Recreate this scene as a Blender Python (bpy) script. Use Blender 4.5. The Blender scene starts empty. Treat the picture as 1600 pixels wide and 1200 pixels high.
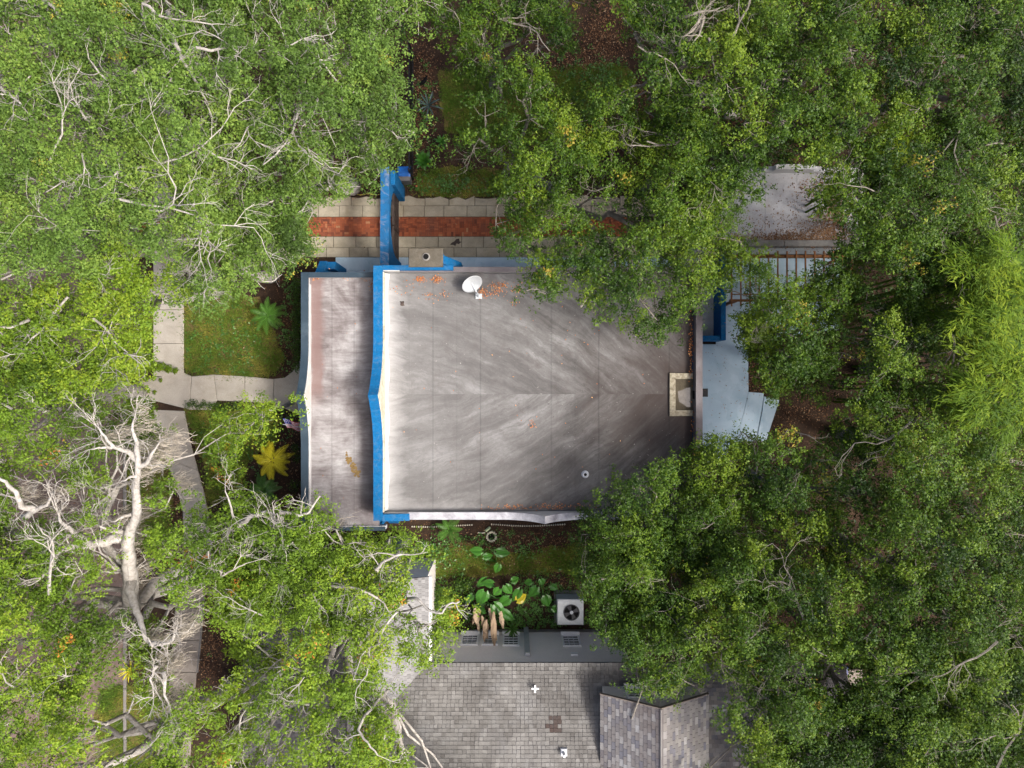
import bpy, math, random
import numpy as np
from mathutils import Vector, Matrix
R = math.radians
random.seed(7)
rng = np.random.default_rng(11)
sc = bpy.context.scene
COL = sc.collection

# ------------------------------------------------------------------ camera, sky, sun, exposure
H, F = 34.0, 1111.0            # drone height (m); focal length in pixels of a 1600 px wide frame
cd = bpy.data.cameras.new('camera'); cam = bpy.data.objects.new('camera', cd); COL.objects.link(cam)
cam.location = (0, 0, H); cd.sensor_width = 36; cd.lens = 36 * F / 1600; cd.clip_end = 2000; cd.clip_start = 0.5
sc.camera = cam
SUN = Vector((0.94, -0.34, 0)).normalized() * math.cos(R(54)) + Vector((0, 0, math.sin(R(54))))
w = bpy.data.worlds.new('World'); sc.world = w; w.use_nodes = True
nt = w.node_tree; bg = nt.nodes['Background']
sky = nt.nodes.new('ShaderNodeTexSky'); sky.sky_type = 'NISHITA'; sky.sun_disc = False
sky.sun_elevation = R(54); sky.sun_rotation = math.atan2(SUN.x, SUN.y)
sky.air_density = 0.45; sky.dust_density = 6.0; sky.ozone_density = 0.5
nt.links.new(sky.outputs[0], bg.inputs[0]); bg.inputs[1].default_value = 0.15
ld = bpy.data.lights.new('sun', 'SUN'); ld.energy = 1.45; ld.angle = R(10.0); ld.color = (1.0, 0.97, 0.925)
lo = bpy.data.objects.new('sun', ld); COL.objects.link(lo); lo.location = (0, 0, 60)
lo.rotation_euler = SUN.to_track_quat('Z', 'Y').to_euler()
vs = sc.view_settings; vs.view_transform = 'Standard'; vs.look = 'None'; vs.gamma = 1; vs.exposure = 1.27
vs.use_curve_mapping = False
sc.cycles.max_bounces = 6; sc.cycles.transmission_bounces = 4; sc.cycles.transparent_max_bounces = 4

def P(px, py, z=0.0):          # a point of the place seen at photo pixel (px, py), at height z
    k = (H - z) / F
    return ((px - 800) * k, (600 - py) * k, z)
def P2(px, py, z=0.0): return P(px, py, z)[:2]

# ------------------------------------------------------------------ materials
class NG:
    def __init__(s, m): s.t = m.node_tree; s.n = s.t.nodes; s.l = s.t.links
    def new(s, typ, **kw):
        n = s.n.new(typ)
        for k, v in kw.items(): setattr(n, k, v)
        return n
    def link(s, a, b): s.l.new(a, b)
    def val(s, sock, v):
        if hasattr(v, 'links') or isinstance(v, bpy.types.NodeSocket): s.link(v, sock)
        else: sock.default_value = v
    def math(s, op, a, b=0.0, c=None, clamp=False):
        n = s.new('ShaderNodeMath', operation=op); n.use_clamp = clamp
        s.val(n.inputs[0], a); s.val(n.inputs[1], b)
        if c is not None: s.val(n.inputs[2], c)
        return n.outputs[0]
    def mix(s, f, a, b, typ='MIX'):
        n = s.new('ShaderNodeMix', data_type='RGBA', blend_type=typ)
        s.val(n.inputs[0], f)
        for i, v in ((6, a), (7, b)):
            if isinstance(v, tuple): n.inputs[i].default_value = (*v[:3], 1)
            else: s.link(v, n.inputs[i])
        return n.outputs[2]
    def noise(s, vec, scale, detail=4, rough=0.6, dist=0.0):
        n = s.new('ShaderNodeTexNoise'); n.inputs['Scale'].default_value = scale
        n.inputs['Detail'].default_value = detail; n.inputs['Roughness'].default_value = rough
        n.inputs['Distortion'].default_value = dist
        if vec is not None: s.link(vec, n.inputs['Vector'])
        return n.outputs['Fac']
    def ramp(s, f, stops, interp='LINEAR'):
        n = s.new('ShaderNodeValToRGB'); cr = n.color_ramp; cr.interpolation = interp
        while len(cr.elements) > 1: cr.elements.remove(cr.elements[-1])
        for i, (p, c) in enumerate(stops):
            e = cr.elements[0] if i == 0 else cr.elements.new(p)
            e.position = p
            e.color = (*c, 1) if isinstance(c, tuple) else (c, c, c, 1)
        s.link(f, n.inputs[0]); return n.outputs[0]
    def step(s, x, a, b):      # 0 at a, 1 at b
        n = s.new('ShaderNodeMapRange'); n.inputs[1].default_value = a; n.inputs[2].default_value = b
        s.link(x, n.inputs[0]); return n.outputs[0]
    def obj(s): return s.new('ShaderNodeTexCoord').outputs['Object']
    def geo(s): return s.new('ShaderNodeNewGeometry').outputs['Position']
    def scaled(s, v, k):
        n = s.new('ShaderNodeVectorMath', operation='MULTIPLY'); s.link(v, n.inputs[0]); n.inputs[1].default_value = k
        return n.outputs[0]
    def attr(s, name): return s.new('ShaderNodeAttribute', attribute_name=name)
    def bump(s, h, strength=0.4, dist=0.02):
        n = s.new('ShaderNodeBump'); n.inputs['Strength'].default_value = strength; n.inputs['Distance'].default_value = dist
        s.link(h, n.inputs['Height']); return n.outputs[0]

def base_mat(name, rough=0.8, spec=0.3):
    m = bpy.data.materials.new(name); m.use_nodes = True
    b = m.node_tree.nodes['Principled BSDF']
    b.inputs['Roughness'].default_value = rough; b.inputs['Specular IOR Level'].default_value = spec
    return m, b, NG(m)

def worn(name, c, c2=None, scale=3.0, rough=0.8, dirt=None, dirt_amt=0.5, spec=0.3, bump=0.15, rnd=0.0, metal=0.0, fine=30.0):
    """paint/stone with two tones, fine grain and optional stains; rnd: per-object lightness"""
    m, b, g = base_mat(name, rough, spec)
    v = g.geo()
    c2 = c2 or tuple(x * 0.72 for x in c)
    f = g.ramp(g.noise(v, scale, 6, 0.65, 0.4), [(0.32, 0.0), (0.68, 1.0)])
    colr = g.mix(f, c2, c)
    fn = g.noise(v, fine, 3, 0.7)
    colr = g.mix(g.step(fn, 0.3, 0.75), g.mix(0.25, colr, (0, 0, 0)), colr)
    if dirt:
        d = g.ramp(g.noise(v, scale * 0.45, 8, 0.7, 0.8), [(0.5, 0.0), (0.72, 1.0)])
        colr = g.mix(g.math('MULTIPLY', d, dirt_amt), colr, dirt)
    if rnd:
        oi = g.new('ShaderNodeObjectInfo').outputs['Random']
        k = g.math('MULTIPLY_ADD', oi, rnd, 1 - rnd * 0.6)
        h = g.new('ShaderNodeHueSaturation'); g.link(k, h.inputs['Value']); g.link(colr, h.inputs['Color']); colr = h.outputs[0]
    g.link(colr, b.inputs['Base Color']); b.inputs['Metallic'].default_value = metal
    if bump: g.link(g.bump(fn, bump, 0.01), b.inputs['Normal'])
    return m

def leaf_mat(name, stops, trans=0.3, rough=0.5, spec=0.4):
    m, b, g = base_mat(name, rough, spec)
    a = g.attr('tint').outputs['Fac']
    c = g.ramp(a, stops)
    g.link(c, b.inputs['Base Color'])
    t = g.new('ShaderNodeBsdfTranslucent'); g.link(g.mix(0.35, c, (0.22, 0.30, 0.02)), t.inputs[0])
    mx = g.new('ShaderNodeMixShader'); mx.inputs[0].default_value = trans
    g.link(b.outputs[0], mx.inputs[1]); g.link(t.outputs[0], mx.inputs[2])
    g.link(mx.outputs[0], g.n['Material Output'].inputs[0]); return m

M = {}
M['leaf_soft'] = leaf_mat('live_oak_leaf_soft', [(0, (0.040, 0.076, 0.014)), (0.45, (0.094, 0.170, 0.028)), (0.85, (0.162, 0.255, 0.042)), (0.97, (0.25, 0.28, 0.045)), (1, (0.32, 0.28, 0.04))], 0.24, 0.55, 0.2)
M['leaf_bright'] = leaf_mat('live_oak_leaf_bright', [(0, (0.048, 0.092, 0.008)), (0.45, (0.116, 0.202, 0.016)), (0.85, (0.195, 0.290, 0.022)), (0.97, (0.31, 0.30, 0.025)), (1, (0.45, 0.16, 0.03))], 0.24, 0.55, 0.2)
M['leaf_deep'] = leaf_mat('evergreen_leaf_deep', [(0, (0.008, 0.026, 0.004)), (0.45, (0.040, 0.088, 0.007)), (0.85, (0.112, 0.182, 0.011)), (0.97, (0.19, 0.22, 0.02)), (1, (0.28, 0.21, 0.03))], 0.22, 0.5, 0.22)
M['leaf_bamboo'] = leaf_mat('bamboo_leaf', [(0, (0.030, 0.070, 0.005)), (0.5, (0.092, 0.165, 0.009)), (1, (0.20, 0.265, 0.014))], 0.3, 0.6, 0.15)
M['leaf_palm'] = leaf_mat('palm_leaf', [(0, (0.035, 0.10, 0.018)), (1, (0.09, 0.22, 0.03))], 0.2, 0.4)
M['leaf_yellow'] = leaf_mat('yellow_palm_leaf', [(0, (0.32, 0.33, 0.015)), (1, (0.62, 0.56, 0.03))], 0.2, 0.45)
M['leaf_ear'] = leaf_mat('elephant_ear_leaf', [(0, (0.025, 0.10, 0.015)), (0.9, (0.07, 0.23, 0.025)), (1, (0.45, 0.38, 0.02))], 0.2, 0.35, 0.5)
M['leaf_teal'] = leaf_mat('blue_agave_leaf', [(0, (0.02, 0.045, 0.045)), (1, (0.07, 0.11, 0.10))], 0.05, 0.5)
M['leaf_dead'] = leaf_mat('dead_leaf', [(0, (0.16, 0.10, 0.06)), (1, (0.38, 0.29, 0.20))], 0.1, 0.8, 0.1)
M['litter'] = leaf_mat('fallen_leaf', [(0, (0.045, 0.024, 0.014)), (0.5, (0.115, 0.056, 0.027)), (0.9, (0.21, 0.115, 0.055)), (1, (0.36, 0.27, 0.17))], 0.0, 0.75, 0.15)
M['litter_tan'] = leaf_mat('fallen_leaf_tan', [(0, (0.10, 0.050, 0.024)), (0.5, (0.22, 0.115, 0.055)), (1, (0.40, 0.26, 0.15))], 0.0, 0.75, 0.15)
M['litter_orange'] = leaf_mat('fallen_leaf_orange', [(0, (0.25, 0.075, 0.02)), (0.6, (0.46, 0.16, 0.05)), (1, (0.55, 0.30, 0.13))], 0.0, 0.75, 0.15)
M['grass'] = leaf_mat('grass_blade', [(0, (0.045, 0.095, 0.012)), (0.55, (0.10, 0.16, 0.018)), (1, (0.27, 0.22, 0.05))], 0.15, 0.7, 0.1)
M['bark_pale'] = worn('pale_lichen_bark', (0.52, 0.495, 0.45), (0.29, 0.27, 0.235), 7, 0.9, (0.12, 0.10, 0.075), 0.6, 0.1, 0.5)
M['bark'] = worn('grey_bark', (0.30, 0.275, 0.235), (0.15, 0.135, 0.11), 5, 0.9, (0.10, 0.085, 0.06), 0.5, 0.1, 0.5)
M['moss'] = worn('spanish_moss_strand', (0.50, 0.455, 0.375), (0.38, 0.34, 0.275), 6, 0.95, None, 0, 0.05, 0)
M['blue'] = worn('blue_painted_stucco', (0.006, 0.140, 0.345), (0.004, 0.105, 0.265), 8, 0.8, (0.10, 0.16, 0.23), 0.55, 0.15, 0.5)
M['blue_worn'] = worn('flaking_blue_paint', (0.004, 0.13, 0.33), (0.01, 0.09, 0.22), 4, 0.7, (0.33, 0.29, 0.29), 0.85, 0.3, 0.3)
M['slate'] = worn('slate_blue_metal_cap', (0.034, 0.060, 0.086), (0.024, 0.045, 0.066), 1.6, 0.42, (0.11, 0.15, 0.18), 0.45, 0.5, 0.1)
M['cap_grey'] = worn('weathered_grey_cap', (0.56, 0.57, 0.60), (0.24, 0.24, 0.265), 2.2, 0.6, (0.13, 0.12, 0.13), 0.6, 0.3, 0.2)
M['cap_dark'] = worn('mildewed_parapet_cap', (0.21, 0.195, 0.20), (0.13, 0.115, 0.12), 1.5, 0.7, (0.07, 0.05, 0.045), 0.6, 0.3, 0.2)
M['white'] = worn('white_membrane', (0.64, 0.64, 0.63), (0.54, 0.54, 0.525), 2, 0.7, (0.42, 0.39, 0.28), 0.5, 0.3, 0.15)
M['cream'] = worn('stained_cream_stucco', (0.66, 0.64, 0.52), (0.45, 0.43, 0.32), 4, 0.8, (0.18, 0.17, 0.09), 0.75, 0.2, 0.3)
M['kerb_stained'] = worn('stained_drain_kerb', (0.43, 0.40, 0.31), (0.20, 0.17, 0.11), 7, 0.85, (0.06, 0.045, 0.03), 0.8, 0.15, 0.4)
M['chimney_cap'] = worn('lichen_concrete', (0.135, 0.122, 0.098), (0.085, 0.077, 0.060), 6, 0.9, (0.10, 0.08, 0.055), 0.5, 0.1, 0.5)
M['black'] = worn('black_iron', (0.014, 0.015, 0.018), None, 3, 0.5, None, 0, 0.4, 0.1)
M['gate'] = worn('dark_weathered_gate_wood', (0.055, 0.038, 0.032), (0.03, 0.022, 0.02), 5, 0.7, (0.16, 0.13, 0.10), 0.35, 0.3, 0.3)
M['hole'] = worn('sooty_hole', (0.01, 0.01, 0.01), None, 3, 0.9, None, 0, 0.1, 0)  # near black: shade inside the flat openings put into the colour; also log, soil
M['slab'] = worn('driveway_concrete', (0.42, 0.375, 0.285), (0.29, 0.258, 0.19), 1.8, 0.9, (0.22, 0.185, 0.115), 0.6, 0.15, 0.3, 0.22)
M['walk'] = worn('sidewalk_concrete', (0.47, 0.43, 0.365), (0.36, 0.33, 0.275), 1.1, 0.9, (0.20, 0.175, 0.125), 0.65, 0.15, 0.3, 0.10)
M['walk_old'] = worn('old_shaded_concrete', (0.25, 0.22, 0.185), (0.18, 0.155, 0.13), 1.5, 0.9, (0.10, 0.08, 0.06), 0.5, 0.15, 0.3, 0.1)  # darker sidewalk concrete with tree shade put into its colour
M['joint'] = worn('joint_soil', (0.10, 0.085, 0.06), None, 6, 0.95, None, 0, 0.05, 0.3)
M['wood'] = worn('brown_pergola_wood', (0.32, 0.135, 0.045), (0.22, 0.09, 0.03), 5, 0.7, (0.10, 0.05, 0.03), 0.4, 0.3, 0.3)
M['deck_wood'] = worn('grey_deck_wood', (0.28, 0.235, 0.20), (0.19, 0.16, 0.13), 5, 0.8, None, 0, 0.2, 0.3, 0.2)
M['garage'] = worn('pale_garage_roof', (0.56, 0.56, 0.575), (0.44, 0.44, 0.45), 1.3, 0.75, (0.26, 0.22, 0.19), 0.6, 0.25, 0.2, 0.06)
M['fascia'] = worn('grey_concrete_beam', (0.27, 0.26, 0.24), (0.19, 0.18, 0.165), 3, 0.9, None, 0, 0.2, 0.3)
M['siding'] = worn('grey_beige_siding', (0.80, 0.755, 0.705), (0.74, 0.70, 0.655), 1.5, 0.65, (0.60, 0.56, 0.52), 0.35, 0.3, 0.05)
M['trim'] = worn('white_window_trim', (0.80, 0.81, 0.81), (0.70, 0.71, 0.71), 2, 0.5, None, 0, 0.4, 0.05)
M['gutter'] = worn('grey_metal_downspout', (0.42, 0.44, 0.46), None, 2, 0.4, None, 0, 0.5, 0.05)
M['dish'] = worn('satellite_dish_paint', (0.50, 0.53, 0.535), (0.43, 0.46, 0.465), 3, 0.5, (0.45, 0.46, 0.44), 0.4, 0.4, 0.05)
M['ac'] = worn('air_conditioner_paint', (0.62, 0.655, 0.66), (0.54, 0.57, 0.575), 2, 0.5, (0.33, 0.33, 0.31), 0.4, 0.4, 0.05)
M['ac_fan'] = worn('dark_fan', (0.05, 0.05, 0.055), None, 3, 0.5, None, 0, 0.4, 0)
M['metal'] = worn('galvanised_metal', (0.62, 0.65, 0.68), (0.5, 0.52, 0.55), 4, 0.35, None, 0, 0.5, 0.05)
M['stone_white'] = worn('whitewashed_stone', (0.70, 0.66, 0.54), (0.5, 0.46, 0.36), 8, 0.85, None, 0, 0.2, 0.3, 0.15)
M['asphalt_brick'] = worn('street_brick', (0.20, 0.145, 0.115), (0.135, 0.10, 0.085), 2, 0.9, (0.09, 0.075, 0.065), 0.5, 0.15, 0.3)
M['curb'] = worn('granite_curb', (0.22, 0.205, 0.185), (0.16, 0.15, 0.135), 4, 0.9, None, 0, 0.2, 0.3, 0.15)
M['bin'] = worn('blue_bin_plastic', (0.006, 0.135, 0.50), (0.005, 0.11, 0.42), 3, 0.45, None, 0, 0.4, 0.05)
M['bin_grey'] = worn('grey_bin_plastic', (0.20, 0.195, 0.19), None, 3, 0.5, None, 0, 0.3, 0.05)
M['orange'] = worn('orange_terracotta', (0.60, 0.20, 0.08), None, 8, 0.7, None, 0, 0.2, 0.1)
M['hose'] = worn('yellow_hose', (0.58, 0.48, 0.10), None, 8, 0.5, None, 0, 0.3, 0.05)
M['flag_red'] = worn('red_cloth', (0.50, 0.03, 0.06), None, 5, 0.8, None, 0, 0.1, 0)
M['flag_white'] = worn('white_cloth', (0.78, 0.74, 0.78), None, 5, 0.8, None, 0, 0.1, 0)
M['flag_blue'] = worn('blue_cloth', (0.03, 0.04, 0.26), None, 5, 0.8, None, 0, 0.1, 0)
M['tarp'] = worn('dark_blue_plastic', (0.01, 0.025, 0.16), None, 5, 0.4, None, 0, 0.4, 0.05)
M['pot'] = worn('pale_green_ceramic', (0.42, 0.52, 0.30), None, 5, 0.5, None, 0, 0.4, 0.05)

def glass_mat():
    m, b, g = base_mat('window_glass', 0.08, 0.6)
    b.inputs['Base Color'].default_value = (0.02, 0.03, 0.04, 1); return m
M['glass'] = glass_mat()

def puddle_mat():
    m, b, g = base_mat('rain_puddle', 0.06, 0.6)
    n = g.noise(g.geo(), 3, 5, 0.6)
    g.link(g.mix(g.step(n, 0.35, 0.65), (0.07, 0.062, 0.05), (0.13, 0.115, 0.09)), b.inputs['Base Color']); return m
M['puddle'] = puddle_mat()

def patio_mat():
    m, b, g = base_mat('pale_blue_patio_paint', 0.3, 0.5); v = g.geo()
    n = g.noise(v, 0.8, 5, 0.6, 0.6)
    c = g.mix(g.step(n, 0.3, 0.7), (0.30, 0.43, 0.52), (0.43, 0.545, 0.625))
    sp = g.ramp(g.noise(v, 9, 4, 0.7), [(0.62, 0.0), (0.74, 1.0)])
    c = g.mix(g.math('MULTIPLY', sp, 0.3), c, (0.24, 0.28, 0.31))
    g.link(c, b.inputs['Base Color'])
    g.link(g.ramp(g.noise(v, 0.9, 4, 0.6, 0.5), [(0.35, 0.12), (0.65, 0.5)]), b.inputs['Roughness']); return m
M['patio'] = patio_mat()

def brick_mat():
    m, b, g = base_mat('red_paver_brick', 0.88, 0.15); v = g.geo()
    a = g.attr('tint').outputs['Fac']
    c = g.ramp(a, [(0, (0.105, 0.035, 0.022)), (0.5, (0.245, 0.070, 0.033)), (0.85, (0.32, 0.100, 0.045)), (1, (0.33, 0.17, 0.09))])
    n = g.noise(v, 1.1, 5, 0.65)
    c = g.mix(g.ramp(n, [(0.45, 0.0), (0.7, 0.55)]), c, (0.15, 0.07, 0.05))
    g.link(c, b.inputs['Base Color']); g.link(g.bump(g.noise(v, 60, 2), 0.3, 0.005), b.inputs['Normal']); return m
M['brick'] = brick_mat()

def shingle_mat(name, stops, patch, lichen):
    m, b, g = base_mat(name, 0.92, 0.1); v = g.geo()
    c = g.ramp(g.attr('tint').outputs['Fac'], stops)
    n = g.noise(v, 0.55, 5, 0.62, 0.4)
    c = g.mix(g.ramp(n, [(0.42, 0.0), (0.68, 0.75)]), c, patch)
    n2 = g.noise(v, 0.9, 6, 0.7, 0.2)
    c = g.mix(g.ramp(n2, [(0.5, 0.0), (0.75, 0.5)]), c, lichen)
    gr = g.noise(v, 55, 2, 0.7)
    c = g.mix(g.step(gr, 0.35, 0.7), g.mix(0.3, c, (0, 0, 0)), c)
    g.link(c, b.inputs['Base Color']); g.link(g.bump(gr, 0.4, 0.006), b.inputs['Normal']); return m
M['shingle'] = shingle_mat('grey_shingle', [(0, (0.125, 0.118, 0.11)), (0.5, (0.205, 0.20, 0.188)), (0.9, (0.27, 0.265, 0.25)), (0.95, (0.10, 0.075, 0.065)), (1, (0.085, 0.062, 0.055))], (0.085, 0.08, 0.074), (0.27, 0.275, 0.275))
M['shingle_pale'] = shingle_mat('pale_shingle', [(0, (0.21, 0.21, 0.21)), (1, (0.33, 0.33, 0.325))], (0.18, 0.178, 0.175), (0.36, 0.36, 0.36))  # pale because the sunlight on this east-facing slope is put into the colour
M['shingle_dark'] = shingle_mat('dark_shingle', [(0, (0.105, 0.10, 0.10)), (1, (0.20, 0.19, 0.19))], (0.09, 0.085, 0.08), (0.24, 0.235, 0.23))
M['shingle_mix_w'] = shingle_mat('variegated_shingle_brown', [(0, (0.15, 0.155, 0.185)), (0.3, (0.175, 0.165, 0.162)), (0.65, (0.225, 0.213, 0.207)), (0.88, (0.28, 0.274, 0.27)), (1, (0.36, 0.365, 0.37))], (0.135, 0.112, 0.105), (0.22, 0.216, 0.218))
M['shingle_mix'] = shingle_mat('variegated_shingle', [(0, (0.17, 0.175, 0.21)), (0.22, (0.22, 0.212, 0.21)), (0.6, (0.31, 0.297, 0.275)), (0.88, (0.355, 0.34, 0.31)), (1, (0.45, 0.445, 0.43))], (0.24, 0.218, 0.205), (0.33, 0.325, 0.315))  # paler copy for the dormer's east slope, its sunlight painted in

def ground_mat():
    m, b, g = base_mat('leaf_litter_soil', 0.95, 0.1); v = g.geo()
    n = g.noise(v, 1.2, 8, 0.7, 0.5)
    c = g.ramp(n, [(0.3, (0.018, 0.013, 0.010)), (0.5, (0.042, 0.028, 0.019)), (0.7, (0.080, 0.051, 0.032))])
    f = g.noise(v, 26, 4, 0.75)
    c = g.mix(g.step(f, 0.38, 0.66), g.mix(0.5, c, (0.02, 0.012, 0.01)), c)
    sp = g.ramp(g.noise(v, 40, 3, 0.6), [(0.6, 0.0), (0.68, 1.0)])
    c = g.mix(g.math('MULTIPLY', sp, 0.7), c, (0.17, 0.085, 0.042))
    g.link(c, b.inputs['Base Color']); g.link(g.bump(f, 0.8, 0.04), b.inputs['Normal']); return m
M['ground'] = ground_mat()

def lawn_mat():
    m, b, g = base_mat('lawn_soil_and_turf', 0.95, 0.1); v = g.geo()
    n = g.noise(v, 0.9, 6, 0.7, 0.4)
    c = g.ramp(n, [(0.3, (0.055, 0.085, 0.014)), (0.44, (0.095, 0.115, 0.02)), (0.56, (0.15, 0.125, 0.04)), (0.7, (0.13, 0.085, 0.042))])
    f = g.noise(v, 35, 4, 0.75)
    c = g.mix(g.step(f, 0.35, 0.68), g.mix(0.55, c, (0.015, 0.02, 0.005)), c)
    g.link(c, b.inputs['Base Color']); g.link(g.bump(f, 0.8, 0.04), b.inputs['Normal']); return m
M['lawn'] = lawn_mat()

def membrane_main():
    """old roof membrane: water-washed streaks that run towards the roof drain, whiter along the upstands"""
    m, b, g = base_mat('streaked_roof_membrane', 0.72, 0.25); v = g.obj()
    s = g.new('ShaderNodeSeparateXYZ'); g.link(v, s.inputs[0]); x, y = s.outputs[0], s.outputs[1]
    dx = g.math('SUBTRACT', x, 7.0); dy = g.math('ADD', y, 0.42)
    r = g.math('SQRT', g.math('ADD', g.math('MULTIPLY', dx, dx), g.math('MULTIPLY', dy, dy)))
    ya_ = g.math('ABSOLUTE', dy); sg = g.math('MULTIPLY', g.math('SIGN', dy), 17.3)
    xp = g.math('ADD', x, 5.2)
    # lines along which rain runs: nearly level by the west wall, steeper towards the valley and the drain
    flow = g.math('ADD', ya_, g.math('ADD', g.math('MULTIPLY', xp, 0.10), g.math('MULTIPLY', g.math('MULTIPLY', xp, xp), 0.036)))
    flow = g.math('ADD', flow, g.math('MULTIPLY', g.noise(v, 0.5, 4, 0.6), 0.9))
    def stream(kf, kx):
        c = g.new('ShaderNodeCombineXYZ'); g.val(c.inputs[0], g.math('MULTIPLY', flow, kf)); g.val(c.inputs[1], g.math('MULTIPLY', x, kx)); g.val(c.inputs[2], sg); return c.outputs[0]
    st1 = g.noise(stream(0.75, 0.16), 1.0, 8, 0.66, 0.25); st2 = g.noise(stream(3.2, 0.5), 1.0, 7, 0.74, 0.3)
    big = g.noise(v, 0.5, 8, 0.68, 0.6)
    f = g.math('ADD', g.math('MULTIPLY', st1, 0.52), g.math('ADD', g.math('MULTIPLY', st2, 0.36), g.math('ADD', g.math('MULTIPLY', big, 0.26), g.math('MULTIPLY', g.noise(v, 7, 6, 0.75), 0.10))))
    c = g.ramp(f, [(0.50, (0.047, 0.044, 0.042)), (0.59, (0.088, 0.085, 0.082)), (0.67, (0.142, 0.140, 0.136)), (0.78, (0.255, 0.257, 0.256))])
    blotch = g.ramp(g.noise(v, 1.6, 7, 0.75, 0.6), [(0.52, 0.0), (0.72, 0.6)])
    c = g.mix(blotch, c, (0.078, 0.066, 0.062))
    # paler towards the west
    lift = g.step(g.math('ADD', x, g.math('MULTIPLY', st1, 5.0)), 5.2, -2.6)
    c = g.mix(g.math('MULTIPLY', lift, 0.30), c, (0.30, 0.30, 0.296))
    # brown silt where the water collects
    silt = g.step(g.math('ADD', r, g.math('MULTIPLY', g.noise(stream(1.1, 0.5), 1.0, 6, 0.68, 0.3), 5.2)), 7.4, 3.2)
    c = g.mix(g.math('MULTIPLY', silt, 0.9), c, (0.036, 0.025, 0.021))
    edge = g.step(g.math('SUBTRACT', x, g.math('MULTIPLY', g.noise(v, 1.5, 4), 0.9)), 6.45, 6.95)
    c = g.mix(g.math('MULTIPLY', edge, 0.85), c, (0.040, 0.027, 0.022))
    # white membrane left along the west and south upstands
    wv = g.math('ADD', x, g.math('MULTIPLY', g.noise(stream(2.4, 0.5), 1.0, 6, 0.7, 0.3), -1.5))
    wm = g.step(wv, -5.15, -6.2)
    c = g.mix(g.math('MULTIPLY', wm, 0.9), c, (0.44, 0.44, 0.435))
    sw = g.step(g.math('ADD', g.math('ADD', y, g.math('MULTIPLY', x, 0.10)), g.math('MULTIPLY', g.noise(stream(1.3, 0.9), 1.0, 6, 0.7, 0.5), 1.5)), -4.3, -5.0)
    c = g.mix(g.math('MULTIPLY', sw, 0.5), c, (0.36, 0.355, 0.35))
    spk = g.ramp(g.noise(v, 5.5, 4, 0.65), [(0.64, 0.0), (0.70, 0.6)])
    c = g.mix(g.math('MULTIPLY', spk, g.step(x, -3.5, 3.0)), c, (0.035, 0.030, 0.029))
    wsp = g.ramp(g.noise(v, 11, 2, 0.5), [(0.73, 0.0), (0.76, 0.7)])
    c = g.mix(wsp, c, (0.36, 0.35, 0.33))
    fn = g.noise(v, 45, 3, 0.7)
    c = g.mix(g.step(fn, 0.3, 0.75), g.mix(0.22, c, (0, 0, 0)), c)
    g.link(c, b.inputs['Base Color']); g.link(g.bump(fn, 0.15, 0.01), b.inputs['Normal']); return m
M['membrane'] = membrane_main()

def membrane_low():
    m, b, g = base_mat('streaked_low_roof_membrane', 0.72, 0.25); v = g.obj()
    s = g.new('ShaderNodeSeparateXYZ'); g.link(v, s.inputs[0]); x, y = s.outputs[0], s.outputs[1]
    st = g.noise(g.scaled(v, (0.8, 4.2, 1)), 1.0, 7, 0.72, 1.3); big = g.noise(v, 0.6, 5, 0.65, 0.5)
    f = g.math('ADD', g.math('MULTIPLY', st, 0.4), g.math('MULTIPLY', big, 0.66))
    c = g.ramp(f, [(0.40, (0.125, 0.105, 0.103)), (0.5, (0.205, 0.187, 0.186)), (0.6, (0.32, 0.308, 0.306)), (0.74, (0.50, 0.495, 0.49))])
    # dark wash marks under the high wall
    wm = g.step(g.math('ADD', x, g.math('MULTIPLY', g.noise(g.scaled(v, (0.5, 7, 1)), 1.0, 5, 0.75, 0.4), -2.0)), -7.9, -6.4)
    c = g.mix(g.math('MULTIPLY', wm, 0.5), c, (0.17, 0.15, 0.16))
    # pinkish ponding stain along the west edge, north half
    bx = g.math('ADD', x, g.math('MULTIPLY', g.noise(v, 1.3, 5, 0.6), 0.5))
    band = g.math('MULTIPLY', g.step(bx, -7.62, -7.82), g.step(bx, -8.32, -8.2))
    yb = g.step(g.math('ADD', y, g.math('MULTIPLY', big, 1.5)), -0.2, 0.5)
    c = g.mix(g.math('MULTIPLY', g.math('MULTIPLY', band, yb), 0.82), c, (0.19, 0.125, 0.115))
    fn = g.noise(v, 45, 3, 0.7)
    c = g.mix(g.step(fn, 0.3, 0.75), g.mix(0.2, c, (0, 0, 0)), c)
    g.link(c, b.inputs['Base Color']); g.link(g.bump(fn, 0.15, 0.01), b.inputs['Normal']); return m
M['membrane_low'] = membrane_low()
M['stain_ochre'] = worn('ochre_stain', (0.30, 0.20, 0.08), (0.18, 0.12, 0.05), 8, 0.9, None, 0, 0.1, 0.3)

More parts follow.
